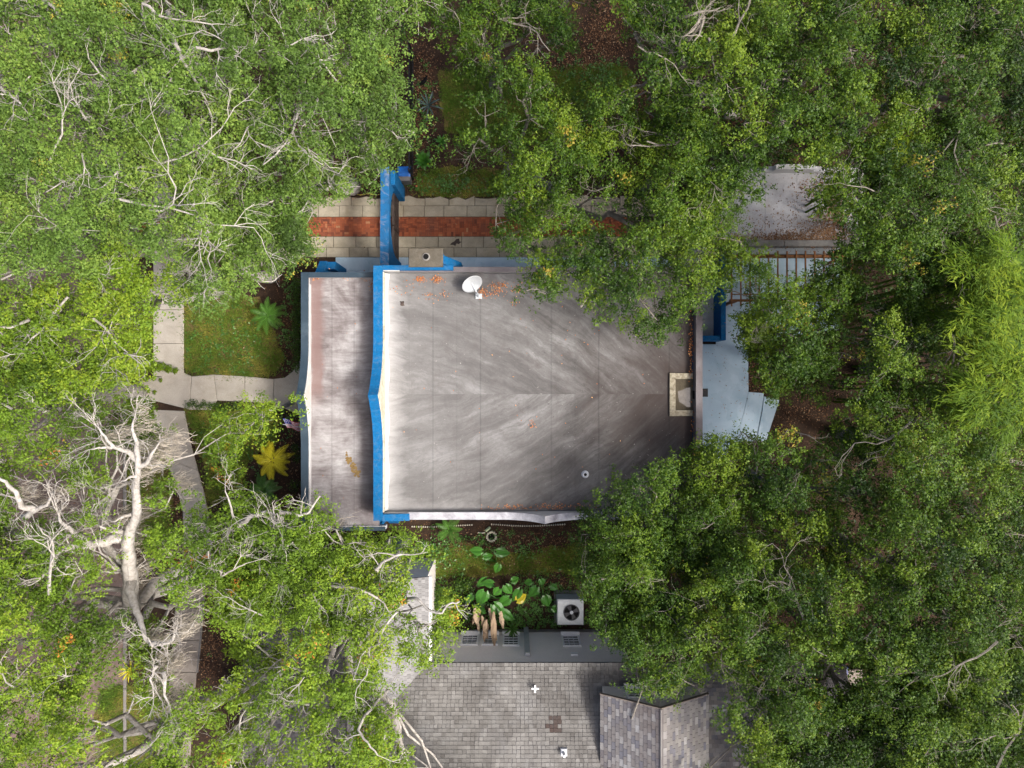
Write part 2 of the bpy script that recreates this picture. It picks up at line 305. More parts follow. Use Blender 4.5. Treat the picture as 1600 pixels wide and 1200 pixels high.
# ------------------------------------------------------------------ mesh helpers
class MB:
    def __init__(s): s.v = []; s.f = []; s.t = []; s.mi = []
    def add(s, vs_, fs, tint=0.5, mi=0):
        o = len(s.v); s.v += [tuple(p) for p in vs_]; s.f += [tuple(i + o for i in f) for f in fs]
        s.t += [tint] * len(vs_); s.mi += [mi] * len(fs); return s
    def box(s, x0, x1, y0, y1, z0, z1, tint=0.5, mi=0):
        return s.add([(x0, y0, z0), (x1, y0, z0), (x1, y1, z0), (x0, y1, z0), (x0, y0, z1), (x1, y0, z1), (x1, y1, z1), (x0, y1, z1)],
                     [(0, 3, 2, 1), (4, 5, 6, 7), (0, 1, 5, 4), (1, 2, 6, 5), (2, 3, 7, 6), (3, 0, 4, 7)], tint, mi)
    def bevbox(s, x0, x1, y0, y1, z0, z1, b=0.02, tint=0.5):
        v = []
        for (z, i) in ((z0, 0), (z1 - b, 0), (z1, b)):
            v += [(x0 + i, y0 + i, z), (x1 - i, y0 + i, z), (x1 - i, y1 - i, z), (x0 + i, y1 - i, z)]
        f = [(0, 3, 2, 1), (8, 9, 10, 11)]
        for L in (0, 4):
            for k in range(4): f.append((L + k, L + (k + 1) % 4, L + 4 + (k + 1) % 4, L + 4 + k))
        return s.add(v, f, tint)
    def prism(s, poly, z0, z1, tint=0.5):
        a = sum(poly[i][0] * poly[(i + 1) % len(poly)][1] - poly[(i + 1) % len(poly)][0] * poly[i][1] for i in range(len(poly)))
        if a < 0: poly = poly[::-1]
        n = len(poly)
        v = [(x, y, z0) for x, y in poly] + [(x, y, z1) for x, y in poly]
        f = [tuple(range(n - 1, -1, -1)), tuple(range(n, 2 * n))] + [(i, (i + 1) % n, n + (i + 1) % n, n + i) for i in range(n)]
        return s.add(v, f, tint)
    def cyl(s, c, r, z0, z1, n=16, r1=None, tint=0.5):
        r1 = r if r1 is None else r1
        v = [(c[0] + r * math.cos(6.2832 * i / n), c[1] + r * math.sin(6.2832 * i / n), z0) for i in range(n)]
        v += [(c[0] + r1 * math.cos(6.2832 * i / n), c[1] + r1 * math.sin(6.2832 * i / n), z1) for i in range(n)]
        return s.add(v, [tuple(range(n - 1, -1, -1)), tuple(range(n, 2 * n))] + [(i, (i + 1) % n, n + (i + 1) % n, n + i) for i in range(n)], tint)
    def tube(s, pts, radii, n=6, tint=0.5):
        pts = [Vector(p) for p in pts]; m = len(pts); o = len(s.v)
        for i, p in enumerate(pts):
            d = (pts[min(i + 1, m - 1)] - pts[max(i - 1, 0)])
            if d.length < 1e-6: d = Vector((0, 0, 1))
            d.normalize()
            a = d.cross(Vector((0.31, 0.2, 0.93))); 
            if a.length < 1e-3: a = d.cross(Vector((1, 0, 0)))
            a.normalize(); b_ = d.cross(a); r = radii[i]
            for k in range(n):
                t = 6.28318 * k / n
                s.v.append(tuple(p + a * (r * math.cos(t)) + b_ * (r * math.sin(t)))); s.t.append(tint)
        for i in range(m - 1):
            for k in range(n):
                s.f.append((o + i * n + k, o + i * n + (k + 1) % n, o + (i + 1) * n + (k + 1) % n, o + (i + 1) * n + k)); s.mi.append(0)
        s.f.append(tuple(o + (m - 1) * n + k for k in range(n))); s.mi.append(0)
        s.f.append(tuple(o + k for k in range(n - 1, -1, -1))); s.mi.append(0)
        return s
    def mesh(s, name):
        me = bpy.data.meshes.new(name); me.from_pydata(s.v, [], s.f); me.update()
        a = me.attributes.new('tint', 'FLOAT', 'POINT'); a.data.foreach_set('value', s.t)
        if any(s.mi): me.polygons.foreach_set('material_index', s.mi)
        return me

def link(name, data, parent=None, mat=None):
    o = bpy.data.objects.new(name, data); COL.objects.link(o)
    if parent is not None: o.parent = parent; o.matrix_parent_inverse = Matrix.Translation(-parent_loc(parent))
    if mat is not None and data is not None and not data.materials:
        for mm in (mat if isinstance(mat, (list, tuple)) else [mat]): data.materials.append(M[mm])
    return o
def parent_loc(o): return Vector(o.location) if o.parent is None else Vector((0, 0, 0))
def part(name, mb, mat, parent=None, smooth=False, **props):
    me = mb.mesh(name) if isinstance(mb, MB) else mb
    if smooth: me.polygons.foreach_set('use_smooth', [True] * len(me.polygons))
    o = link(name, me, parent, mat)
    for k, v in props.items(): o[k] = v
    return o
def thing(name, label, cat, loc=(0, 0, 0), group=None):
    o = bpy.data.objects.new(name, None); COL.objects.link(o); o.location = loc; o.empty_display_size = 0.3
    o['label'] = label; o['category'] = cat
    if group: o['group'] = group
    return o
def tag(o, label, cat, group=None):
    o['label'] = label; o['category'] = cat
    if group: o['group'] = group
    return o
def np_quads(name, V, tint, mat, parent=None, nv=4, **props):
    """V: (n*nv,3) array, consecutive groups of nv verts are one face"""
    n = len(V) // nv
    me = bpy.data.meshes.new(name)
    me.vertices.add(len(V)); me.vertices.foreach_set('co', V.astype(np.float32).ravel())
    me.loops.add(n * nv); me.loops.foreach_set('vertex_index', np.arange(n * nv, dtype=np.int32))
    me.polygons.add(n); me.polygons.foreach_set('loop_start', np.arange(0, n * nv, nv, dtype=np.int32))
    me.update(calc_edges=True)
    a = me.attributes.new('tint', 'FLOAT', 'POINT'); a.data.foreach_set('value', np.repeat(tint, nv).astype(np.float32))
    return part(name, me, mat, parent, **props)

def leaves_np(C, N, L, W, tint, tri=False):
    """rhombic leaves at centres C with normals N, lengths L, widths W -> quads"""
    n = len(C); A = rng.normal(size=(n, 3)); N = N / np.linalg.norm(N, axis=1, keepdims=True)
    A -= N * (A * N).sum(1, keepdims=True); A /= np.linalg.norm(A, axis=1, keepdims=True) + 1e-9
    B = np.cross(N, A); L = np.asarray(L).reshape(-1, 1); W = np.asarray(W).reshape(-1, 1)
    if tri:
        return np.stack([C - A * L * .45 + B * W * .40, C - A * L * .25 - B * W * .60, C + A * L * .55 + B * W * .1], 1).reshape(-1, 3), tint
    V = np.stack([C - A * L * 0.5, C + B * W * 0.5 - A * L * 0.05, C + A * L * 0.5, C - B * W * 0.5 - A * L * 0.05], 1).reshape(-1, 3)
    return V, tint

# ------------------------------------------------------------------ point in polygon / canopy map
def inpoly(X, Y, poly):
    r = np.zeros(X.shape, bool); n = len(poly); j = n - 1
    for i in range(n):
        xi, yi = poly[i]; xj, yj = poly[j]
        if yi != yj:
            c = ((yi > Y) != (yj > Y)) & (X < (xj - xi) * (Y - yi) / (yj - yi) + xi); r ^= c
        j = i
    return r

# ================================================================== THE SETTING
def structure(name, mb, mat, **kw):
    o = part(name, mb, mat, **kw); o['kind'] = 'structure'; return o
def poly_px(pts, z=0.0): return [P2(x, y, z) for x, y in pts]
def wavy(poly, amp=0.06, step=0.35, seed=1):
    rr = random.Random(seed); out = []
    for i in range(len(poly)):
        a, b_ = Vector(poly[i]), Vector(poly[(i + 1) % len(poly)])
        k = max(1, int((b_ - a).length / step))
        for j in range(k):
            p = a.lerp(b_, j / k); out.append((p.x + rr.uniform(-amp, amp), p.y + rr.uniform(-amp, amp)))
    return out

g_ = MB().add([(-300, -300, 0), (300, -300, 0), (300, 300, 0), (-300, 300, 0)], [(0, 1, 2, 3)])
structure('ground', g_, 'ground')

# street of old bricks on the left with its kerb
st = structure('street', MB().prism([(-60, -80), (-18.55, -80), (-18.55, 80), (-60, 80)], -0.2, 0.006), 'asphalt_brick')
xs0 = P(195, 0)[0]
kerb = structure('kerb', MB().box(xs0 - 0.14, xs0 + 0.14, -60, -50, 0.0, 0.1), 'curb')
kb = MB().bevbox(-0.07, 0.07, -0.60, 0.60, 0, 0.11, 0.02).mesh('kerb_stone'); kb.materials.append(M['curb'])
for i in range(34):
    y = -20 + i * 1.215
    if abs(y - 8.0) < 1.6: continue
    o = link('kerb_stone', kb, kerb); o.location = (-18.47 + random.uniform(-.01, .01), y, random.uniform(-.01, .01))
# street bricks that show in gaps of the canopy
bv, bt = MB(), 0
for (px0, py0, px1, py1) in [(0, 640, 40, 740), (150, 500, 195, 660), (0, 740, 110, 860), (170, 330, 215, 400), (60, 560, 150, 660), (85, 890, 140, 940), (0, 1150, 110, 1200), (20, 300, 60, 330), (100, 80, 170, 180)]:
    x0, y1 = P2(px0, py0); x1, y0 = P2(px1, py1); x1 = min(x1, -18.62)
    nx, ny = int((x1 - x0) / 0.22), int((y1 - y0) / 0.11)
    for j in range(ny):
        for i in range(nx):
            cx = x0 + (i + 0.5 * (j % 2)) * 0.22; cy = y0 + j * 0.11
            bv.bevbox(cx + .006, cx + .214, cy + .006, cy + .104, 0.0, 0.022 + random.uniform(-.004, .004), .006, random.uniform(.0, .55))
part('street_brick', bv, 'asphalt_brick', st, kind='stuff')

# lawns, planting beds
LAWNS = {
    'front_lawn': [(288, 455), (345, 440), (400, 470), (425, 520), (445, 555), (432, 585), (400, 592), (340, 590), (288, 580)],
    'lower_front_lawn': [(292, 640), (400, 636), (440, 650), (430, 690), (390, 720), (380, 770), (330, 790), (312, 720)],
    'side_lawn': [(600, 850), (670, 862), (720, 850), (800, 868), (905, 850), (925, 890), (890, 900), (800, 895), (700, 902), (600, 900)],
    'back_lawn': [(690, 110), (735, 120), (800, 135), (860, 108), (985, 100), (990, 135), (930, 190), (820, 230), (700, 215), (690, 160)],
    'drive_lawn': [(655, 268), (700, 262), (790, 270), (860, 300), (770, 305), (700, 308), (650, 302)],
    'verge_lawn': [(197, 470), (240, 470), (240, 575), (197, 575)],
    'verge_lawn_low': [(197, 625), (243, 625), (262, 760), (272, 800), (245, 860), (197, 860)],
    'street_tree_lawn': [(155, 1070), (260, 1070), (268, 1200), (150, 1200)],
}
for k, (n, pts) in enumerate(LAWNS.items()):
    structure('lawn', MB().prism(wavy(poly_px(pts), .22, .45, k), -0.1, 0.012 + 0.0003 * k), 'lawn')

# public sidewalk, front walk: separate concrete slabs
side = structure('sidewalk', MB().prism(poly_px([(242, 150), (287, 150), (287, 590), (242, 590)]), -0.1, 0.02), 'joint')
def slab_quad(name, pts, z, mat, parent, b=0.015):
    a = [Vector(p) for p in pts]; c = sum(a, Vector((0, 0))) / len(a)
    ins = [(p + (c - p).normalized() * 0.012) for p in a]; ins2 = [(p + (c - p).normalized() * 0.04) for p in a]
    n = len(a); m_ = MB()
    v = [(p.x, p.y, 0) for p in ins] + [(p.x, p.y, z - b) for p in ins] + [(p.x, p.y, z) for p in ins2]
    f = [tuple(range(2 * n, 3 * n))] + [(L + i, L + (i + 1) % n, L + n + (i + 1) % n, L + n + i) for L in (0, n) for i in range(n)]
    m_.add(v, f)
    me = m_.mesh(name)
    # make winding point up
    if me.polygons[0].normal.z < 0: me.flip_normals()
    return part(name, me, mat, parent)
ys = [120, 170, 222, 275, 328, 380, 432, 484, 537, 588]
for i in range(len(ys) - 1):
    slab_quad('slab', poly_px([(240, ys[i]), (288, ys[i]), (288, ys[i + 1]), (240, ys[i + 1])]), 0.05 + random.uniform(0, .012), 'walk', side)
low = [((240, 640), (289, 642)), ((246, 676), (298, 690)), ((258, 716), (310, 735)), ((276, 758), (321, 775)), ((286, 800), (328, 812)), ((288, 850), (326, 850))]
for a, b_ in zip(low[:-1], low[1:]):
    slab_quad('slab', poly_px([a[0], a[1], b_[1], b_[0]]), 0.05 + random.uniform(0, .012), 'walk', side)
old = [((288, 855), (326, 855)), ((280, 905), (322, 905)), ((274, 950), (318, 950)), ((270, 1000), (314, 1000)), ((266, 1050), (308, 1050)), ((262, 1100), (304, 1100)), ((250, 1150), (300, 1150)), ((240, 1210), (296, 1210))]  # lower stretch, laid in the shade-toned concrete
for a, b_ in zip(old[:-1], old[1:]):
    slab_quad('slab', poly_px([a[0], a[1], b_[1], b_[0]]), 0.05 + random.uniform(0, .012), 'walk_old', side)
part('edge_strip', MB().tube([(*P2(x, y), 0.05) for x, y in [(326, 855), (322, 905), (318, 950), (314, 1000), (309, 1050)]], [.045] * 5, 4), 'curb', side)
walk = structure('front_walk', MB().prism(poly_px([(215, 597), (470, 597), (470, 612), (215, 612)]), -0.1, 0.02), 'joint')
fw = [[(197, 600), (240, 590), (288, 582), (300, 588), (297, 640), (240, 626), (197, 620)],
      [(300, 588), (335, 585), (340, 626), (330, 641), (297, 640)],
      [(335, 585), (383, 588), (383, 628), (340, 626)], [(383, 588), (428, 592), (428, 630), (383, 628)],
      [(428, 592), (445, 590), (458, 580), (470, 560), (520, 545), (520, 650), (470, 650), (428, 630)]]
for q in fw: slab_quad('slab', poly_px(q), 0.055 + random.uniform(0, .008), 'walk', walk)

# driveway: four rows of slabs and a strip of red bricks in the middle
dr = structure('driveway', MB().prism(poly_px([(205, 310), (1120, 310), (1120, 401), (205, 401)]), -0.1, 0.015), 'joint')
rows = [(308, 322, 38, 'n'), (322, 339, 33, ''), (370, 387, 34, ''), (387, 402, 33, '')]
for (ya, yb, ln, k) in rows:
    px = 215 + random.uniform(-15, 15)
    while px < 1115:
        nx = px + ln + random.uniform(-4, 4)
        if k == 'n':   # ragged poured edge
            q = [(px, yb), (px, ya + random.uniform(-2, 5)), (px + (nx - px) * .33, ya + random.uniform(-3, 5)), (px + (nx - px) * .66, ya + random.uniform(-3, 5)), (nx, ya + random.uniform(-2, 5)), (nx, yb)]
        else: q = [(px, ya), (nx, ya), (nx, yb), (px, yb)]
        slab_quad('slab', poly_px(q), 0.05 + random.uniform(0, .012), 'slab', dr); px = nx
bs = MB(); x0, y1 = P2(205, 339.6); x1, y0 = P2(985, 369.6); u = (y1 - y0) / 9.0
nx = int((x1 - x0) / (2 * u))
for i in range(nx):            # basket weave: pairs of bricks, turned by a quarter from cell to cell
    for j in range(5):
        cx, cy = x0 + i * 2 * u, y0 + j * 2 * u
        for h in range(2):
            z = 0.052 + random.uniform(-.005, .005); t = min(1, max(0, random.gauss(.5, .2)))
            if (i + j) % 2: a_ = (cx + h * u, cx + (h + 1) * u, cy, cy + 2 * u)
            else: a_ = (cx, cx + 2 * u, cy + h * u, cy + (h + 1) * u)
            if a_[3] > y1 + .02:
                if a_[2] > y1 - .02: continue
                a_ = (a_[0], a_[1], a_[2], y1)
            bs.bevbox(a_[0] + .004, a_[1] - .004, a_[2] + .004, a_[3] - .004, 0.0, z, .006, t)
part('brick_strip', bs, 'brick', dr, kind='stuff')
part('oil_patch', MB().prism(wavy(poly_px([(704, 383), (707, 378), (710, 379), (712, 374), (717, 373), (718, 377), (722, 379), (717, 381), (713, 381), (712, 384), (708, 383)]), .03, .08, 3), 0.06, 0.0665), 'gate', dr)

# painted apron along the north wall and patio behind the house
ap = structure('apron', MB().prism([P2(525, 402.5), (9.2, P2(0, 402.5)[1]), (9.2, 4.6), P2(525, 446)], -0.1, 0.07), 'patio')
pa = structure('patio', MB().prism([(7.6, 1.9), (9.75, 1.9), (9.75, 6.0), (15.6, 6.0), (15.6, 2.6), P2(1168, 535), P2(1169, 610), P2(1158, 690), P2(1120, 720), (7.6, -4.0)], -0.1, 0.06), 'patio')
for k, q in enumerate(([(1169, 612), (1193, 614), (1190, 640), (1180, 690), (1150, 690)], [(1193, 619), (1217, 625), (1196, 690), (1181, 690), (1190, 640)])):
    slab_quad('slab', poly_px(q), 0.075 + .012 * k, 'patio', pa)
part('door_mat', MB().bevbox(*P2(1095, 0)[:1], P2(1105.5, 0)[0], P2(0, 620)[1], P2(0, 607)[1], 0.06, 0.08, .006), 'black', pa)

# ================================================================== THE BLUE HOUSE
XW0, XW1 = -5.62, -5.24        # high west wall
XE0, XE1 = 7.50, 7.79; YN0, YN1 = 4.58, 4.80; YS1, YS0 = -5.24, -5.54
ZR = 4.60
def bump_profile(s, s0, s1, z0, dz):
    """height of a mission-style parapet: straight, with an ogee gablet between s0 and s1"""
    a, b_ = min(s0, s1), max(s0, s1)
    if s <= a or s >= b_: return z0
    t = 1 - abs((s - (a + b_) / 2) / ((b_ - a) / 2))
    return z0 + dz * (0.5 * t ** 1.2 + 0.5 * t ** 3.2)
def run_wall(axis, c0, c1, s_list, zb, zf):
    """upright wall along y (axis 'y', thickness in x c0..c1) or along x; top follows zf(s); zb may be a function"""
    m_ = MB(); zb_ = zb if callable(zb) else (lambda s: zb)
    v = []
    for s in s_list:
        for (c, z) in ((c0, zb_(s)), (c1, zb_(s)), (c1, zf(s)), (c0, zf(s))):
            v.append((c, s, z) if axis == 'y' else (s, c, z))
    f = []; n = len(s_list)
    for i in range(n - 1):
        for k in range(4): f.append((4 * i + k, 4 * i + (k + 1) % 4, 4 * i + 4 + (k + 1) % 4, 4 * i + 4 + k))
    f.append((3, 2, 1, 0)); f.append(tuple(4 * (n - 1) + k for k in range(4)))
    m_.add(v, f); me = m_.mesh('w')
    import bmesh
    bm = bmesh.new(); bm.from_mesh(me); bmesh.ops.recalc_face_normals(bm, faces=bm.faces); bm.to_mesh(me); bm.free()
    return me
def lin(a, b_, n): return [a + (b_ - a) * i / (n - 1) for i in range(n)]
house = thing('stucco_house', 'flat roofed blue stucco house with stepped parapets and streaked grey roof', 'house', (0.5, 0, 0))
part('wall', MB().box(XW0 + .02, XE1 - .02, YS0 + .02, YN1 - .02, 0, 4.40), 'blue', house)
part('front_room_wall', MB().box(-8.79, XW0 + .01, -6.12, 4.65, 0, 3.84), 'blue', house)

def rz(x, y):                  # roof falls to the drain near the east wall
    d = min(1.0, math.hypot((x - 7.0) / 12.6, (y + .42) / 9.0)); return ZR - 0.16 * (1 - d)
roof = part('roof', MB().box(XW1 - .1, XE0 + .1, YS1 - .1, YN0 + .1, 4.28, 4.36), 'membrane', house)
NS = 13; wd = (XE0 - XW1) / NS
for i in range(NS):
    a, b_ = XW1 + i * wd, XW1 + (i + 1) * wd + (0.05 if i < NS - 1 else 0)
    m_ = MB(); ny = 22; v = []
    for j in range(ny):
        y = YS1 + (YN0 - YS1) * j / (ny - 1)
        lip = (0.008, 0.016, 0.010, 0.020, 0.007)[i % 5]
        v += [(a, y, rz(a, y) + 0.0), (a + .04, y, rz(a, y)), (b_ - .07, y, rz(b_, y) + .003), (b_, y, rz(b_, y) + lip - .002), (b_, y, 4.37)]
    f = [(5 * j + k, 5 * j + k + 1, 5 * j + 6 + k, 5 * j + 5 + k) for j in range(ny - 1) for k in range(4)]
    m_.add(v, f); part('roof_sheet', m_, 'membrane', roof)

yw = lin(YS0, YN1, 90)
ypk = (P2(0, 540, 5.2)[1], P2(0, 694, 5.2)[1])
zw = lambda y: bump_profile(y, *ypk, 5.14, 1.12)
pw = part('parapet', run_wall('y', XW0 + .02, XW1 - .02, yw, 4.2, zw), 'blue', house)
part('coping', run_wall('y', XW0, XW1, yw, lambda s: zw(s) + .003, lambda s: zw(s) + .06 + .012 * math.sin(s * 5) + .01 * math.sin(s * 13)), 'blue', pw)
part('cream_upstand', run_wall('y', XW1 - .018, XW1 + .03, lin(YS1 + .02, YN0 - .02, 60), 4.4, lambda y: zw(y) - .03), 'cream', pw)
m_ = MB(); v = []
for y in lin(YS1 + .03, YN0 - .03, 40): v += [(XW1 + .03, y, rz(-5.2, y) + .2), (XW1 + .15 + .04 * math.sin(y * 3), y, rz(-5, y) + .012)]
m_.add(v, [(2 * j, 2 * j + 1, 2 * j + 3, 2 * j + 2) for j in range(39)]); part('white_flashing', m_, 'white', pw)
# south parapet with its own gablet, blue at the west corner
xs = lin(XW1 + 1.0, XE1, 90); xpk = (P2(792, 0, 5)[0], P2(908, 0, 5)[0])
zs = lambda x: bump_profile(x, *xpk, 4.92, 0.92)
ps = part('parapet', run_wall('x', YS0 + .02, YS1 - .03, [XW1 - .015] + xs, 4.2, zs), 'white', house)
part('coping', run_wall('x', YS0, YS1, xs, lambda s: zs(s) + .003, lambda s: zs(s) + .05), 'cap_grey', ps)
part('blue_coping', run_wall('x', YS0 - .03, YS1 - .05, [XW1 - .01, XW1 + .5, XW1 + 1.06], 4.93, lambda s: 5.17 - .12 * (s - XW1)), 'blue', ps)
zn = lambda x: 4.95 + (0.25 if x < -4.6 else 0)
pn = part('parapet', run_wall('x', YN0 + .03, YN1 - .02, [XW1 - .015, -4.6, -4.59, XE1], 4.2, lambda s: 4.82 + (.2 if s < -4.595 else 0)), 'white', house)
part('coping', run_wall('x', YN0 - .0, YN1, [-4.58, 0, 4, XE1], 4.823, lambda s: 4.87), 'cap_dark', pn)
part('blue_coping', run_wall('x', YN0 + .06, YN1 + .03, [XW1 - .01, -4.6, -2.4], 4.83, lambda s: 5.08), 'blue', pn)
pe = part('parapet', run_wall('y', XE0 + .04, XE1 - .02, [YS1 + .02, 0, YN0 - .0], 4.2, lambda s: 4.9), 'cap_dark', house)
part('coping', run_wall('y', XE0 + .02, XE1, [YS1 + .005, 0, YN0 - .005], 4.903, lambda s: 4.95), 'cap_dark', pe)
# drain hollow: stained white kerb round a shallow puddle
dk = part('drain_kerb', MB().box(*P2(1046, 0, 4.5)[:1], P2(1055, 0, 4.5)[0], P2(0, 650, 4.5)[1], P2(0, 583, 4.5)[1], 4.40, 4.57), 'kerb_stained', roof)
part('drain_kerb', MB().box(P2(1055.2, 0, 4.5)[0], 7.5, P2(0, 592, 4.5)[1], P2(0, 583.2, 4.5)[1], 4.40, 4.565), 'kerb_stained', roof)
part('drain_kerb', MB().box(P2(1055.2, 0, 4.5)[0], 7.5, P2(0, 649.8, 4.5)[1], P2(0, 641, 4.5)[1], 4.40, 4.565), 'kerb_stained', roof)
part('puddle', MB().prism(wavy(poly_px([(1060, 612), (1072, 606), (1086, 606), (1086, 634), (1074, 636), (1062, 628)], 4.5), .03, .15), 4.40, 4.475), 'puddle', roof)
part('silt', MB().prism([P2(1055, 592, 4.5), P2(1090, 592, 4.5), P2(1090, 641, 4.5), P2(1055, 641, 4.5)], 4.40, 4.468), 'joint', roof)
part('scupper', MB().box(7.49, 7.53, -.62, -.28, 4.48, 4.66), 'hole', pe)
part('roof_vent', MB().cyl(P2(915, 742, 4.7), .10, 4.5, 4.62, 16, .10).cyl(P2(915, 742, 4.7), .17, 4.5, 4.585, 16, .12), 'metal', roof)
part('vent_hole', MB().cyl(P2(915, 742, 4.7), .065, 4.6, 4.624, 12), 'hole', roof)
part('patch', MB().prism(wavy(poly_px([(625, 471), (631, 470), (632, 477), (626, 478)], 4.6), .02, .06), 4.5, 4.606), 'gate', roof)
# lower roof of the front room
lroof = part('lower_roof', MB().box(-8.5, XW0 + .005, -5.95, 4.45, 3.842, 3.90), 'membrane_low', house)
XA = [-8.52, -7.56, -6.62, XW0 + .015]
for i in range(3):
    a, b_ = XA[i], XA[i + 1]; m_ = MB(); v = []; yy = lin(-5.98, 4.49, 30)
    for y in yy: v += [(a, y, 4.0 + .01 * math.sin(y * 2 + i)), (b_ - .07, y, 4.0 + .01 * math.sin(y * 2 + i)), (b_, y, 4.014 + .01 * math.sin(y * 2 + i)), (b_, y, 3.9)]
    m_.add(v, [(4 * j + k, 4 * j + k + 1, 4 * j + 5 + k, 4 * j + 4 + k) for j in range(29) for k in range(3)])
    part('roof_sheet', m_, 'membrane_low', lroof)
ost = MB(); rs_ = random.Random(3)
for k in range(70):
    t_ = rs_.random(); cx_, cy_ = 541 + 19 * t_ + rs_.gauss(0, 2.6), 710 + 31 * t_ ** .9 + rs_.gauss(0, 3); r_ = rs_.uniform(.02, .085)
    qx_, qy_ = P2(cx_, cy_, 4.02); nn_ = 9; pr = [(qx_ + r_ * rs_.uniform(.4, 1.2) * math.cos(6.2832 * i / nn_), qy_ + r_ * rs_.uniform(.4, 1.2) * math.sin(6.2832 * i / nn_)) for i in range(nn_)]
    ost.prism(pr, 3.98, 4.018 + .0001 * k)
part('ochre_stain', ost, 'stain_ochre', lroof, kind='stuff')
zl = lambda y: bump_profile(y, P2(0, 545, 4.35)[1], P2(0, 690, 4.35)[1], 4.25, .72)
yl = lin(-6.14, 4.67, 90)
pl = part('parapet', run_wall('y', -8.79, -8.53, yl, 3.7, zl), 'white', house)
part('coping', run_wall('y', -8.81, -8.50, yl, lambda s: zl(s) + .003, lambda s: zl(s) + .07), 'slate', pl)
part('upstand', run_wall('y', -8.528, -8.47, yl[4:-4], 3.9, lambda y: zl(y) - .01), 'white', pl)
pm = part('parapet', run_wall('x', 4.47, 4.65, [-8.52, -7, XW0 - .005], 3.7, lambda s: 4.24), 'white', house)
part('coping', run_wall('x', 4.45, 4.67, [-8.495, -7, XW0 - .005], 4.243, lambda s: 4.31), 'slate', pm)
pq = part('parapet', run_wall('x', -6.12, -5.97, [-8.52, -7, XW0 + .3], 3.7, lambda s: 4.1), 'white', house)
part('coping', run_wall('x', -6.16, -6.0, [-8.495, -7, XW0 + .3], 4.103, lambda s: 4.15), 'slate', pq)
# buttresses
def wedge(x0, x1, y0, y1, ztop_a, ztop_b, zmid=0):   # sloping top along y
    return MB().add([(x0, y0, 0), (x1, y0, 0), (x1, y1, 0), (x0, y1, 0), (x0, y0, ztop_a), (x1, y0, ztop_a), (x1, y1, ztop_b), (x0, y1, ztop_b)],
                    [(0, 3, 2, 1), (4, 5, 6, 7), (0, 1, 5, 4), (1, 2, 6, 5), (2, 3, 7, 6), (3, 0, 4, 7)])
part('buttress', wedge(-8.60, -8.28, 4.66, 5.50, 3.2, 2.2), 'blue', house)
part('buttress', wedge(-8.26, -7.9, 5.12, 5.48, 2.35, 2.1), 'blue', house)
part('buttress', wedge(-5.40, -5.0, -6.15, -5.53, 2.6, 4.5), 'blue', house)
# chimney on the north wall
ch = part('chimney', MB().box(-3.95, -2.75, 4.82, 5.22, 0, 6.28).add([(-2.75, 4.82, 0), (-2.15, 4.82, 0), (-2.15, 5.15, 0), (-2.75, 5.15, 0), (-2.75, 4.82, 5.6), (-2.15, 4.82, 3.9), (-2.15, 5.15, 3.9), (-2.75, 5.15, 5.6)],
          [(0, 3, 2, 1), (4, 5, 6, 7), (0, 1, 5, 4), (1, 2, 6, 5), (2, 3, 7, 6), (3, 0, 4, 7)]), 'blue', house)
part('chimney_cap', MB().bevbox(-4.02, -2.68, 4.55, 5.28, 6.283, 6.42, .03), 'chimney_cap', ch)
part('flue', MB().cyl(P2(665.5, 401, 6.45), .16, 6.42, 6.47, 14, .13), 'fascia', ch)
part('flue_hole', MB().cyl(P2(665.5, 401, 6.45), .11, 6.47, 6.474, 14), 'hole', ch)

# ------------------------------------------------------------------ arched gateway across the drive
gw = thing('gateway_arch', 'blue painted arched wall spanning the driveway beside the house', 'arch', (-5.46, 7.2, 0))
ya, yb, zc = 5.75, 8.75, 3.1
yy = [4.81] + lin(ya, yb, 28) + [9.35]
def arch_z(y):
    t = (y - (ya + yb) / 2) / ((yb - ya) / 2)
    return 0.0 if abs(t) >= 1 else 1.6 + (zc - 1.6) * math.sqrt(1 - t * t)
m_ = MB(); v = []
ylist = [4.815, ya - .001] + [ya + .001 + (yb - ya - .002) * (0.5 - 0.5 * math.cos(math.pi * i / 27)) for i in range(28)] + [yb + .001, 9.3]
me = run_wall('y', -5.62, -5.28, ylist, arch_z, lambda y: 3.5 + .06 * math.sin(y * 1.3))
ga = part('arch_wall', me, 'blue', gw)
part('arch_top', run_wall('y', -5.64, -5.27, lin(4.82, 9.31, 20), lambda y: 3.502 + .06 * math.sin(y * 1.3), lambda y: 3.55 + .06 * math.sin(y * 1.3)), 'blue_worn', gw)
part('pier', MB().bevbox(-5.78, -5.12, 8.72, 9.36, 0, 2.9, .05), 'blue', gw)
gt = thing('driveway_gate', 'dark wooden gate closed across the driveway under the blue arch', 'gate', (-5.45, 7.2, 0))
for s in range(2):
    part('frame', MB().box(-5.50, -5.38, 5.78 + 1.49 * s, 5.86 + 1.49 * s, .1, 1.5).box(-5.50, -5.38, 7.15 + 1.49 * s, 7.23 + 1.49 * s, .1, 1.5).box(-5.49, -5.39, 5.86 + 1.49 * s, 7.15 + 1.49 * s, 1.36, 1.5).box(-5.49, -5.39, 5.86 + 1.49 * s, 7.15 + 1.49 * s, .12, .26), 'gate', gt)
    pk = MB().box(-.02, .02, -.05, .05, .26, 1.36).mesh('plank'); pk.materials.append(M['gate'])
    for k in range(10):
        o = link('plank', pk, gt); o.location = (-5.44, 5.93 + 1.49 * s + k * .127, 0)
bn = thing('wheeled_bin', 'blue lidded bin standing behind the blue gateway arch', 'bin', (*P2(636, 284), 0))
bx, by = P2(636, 281)
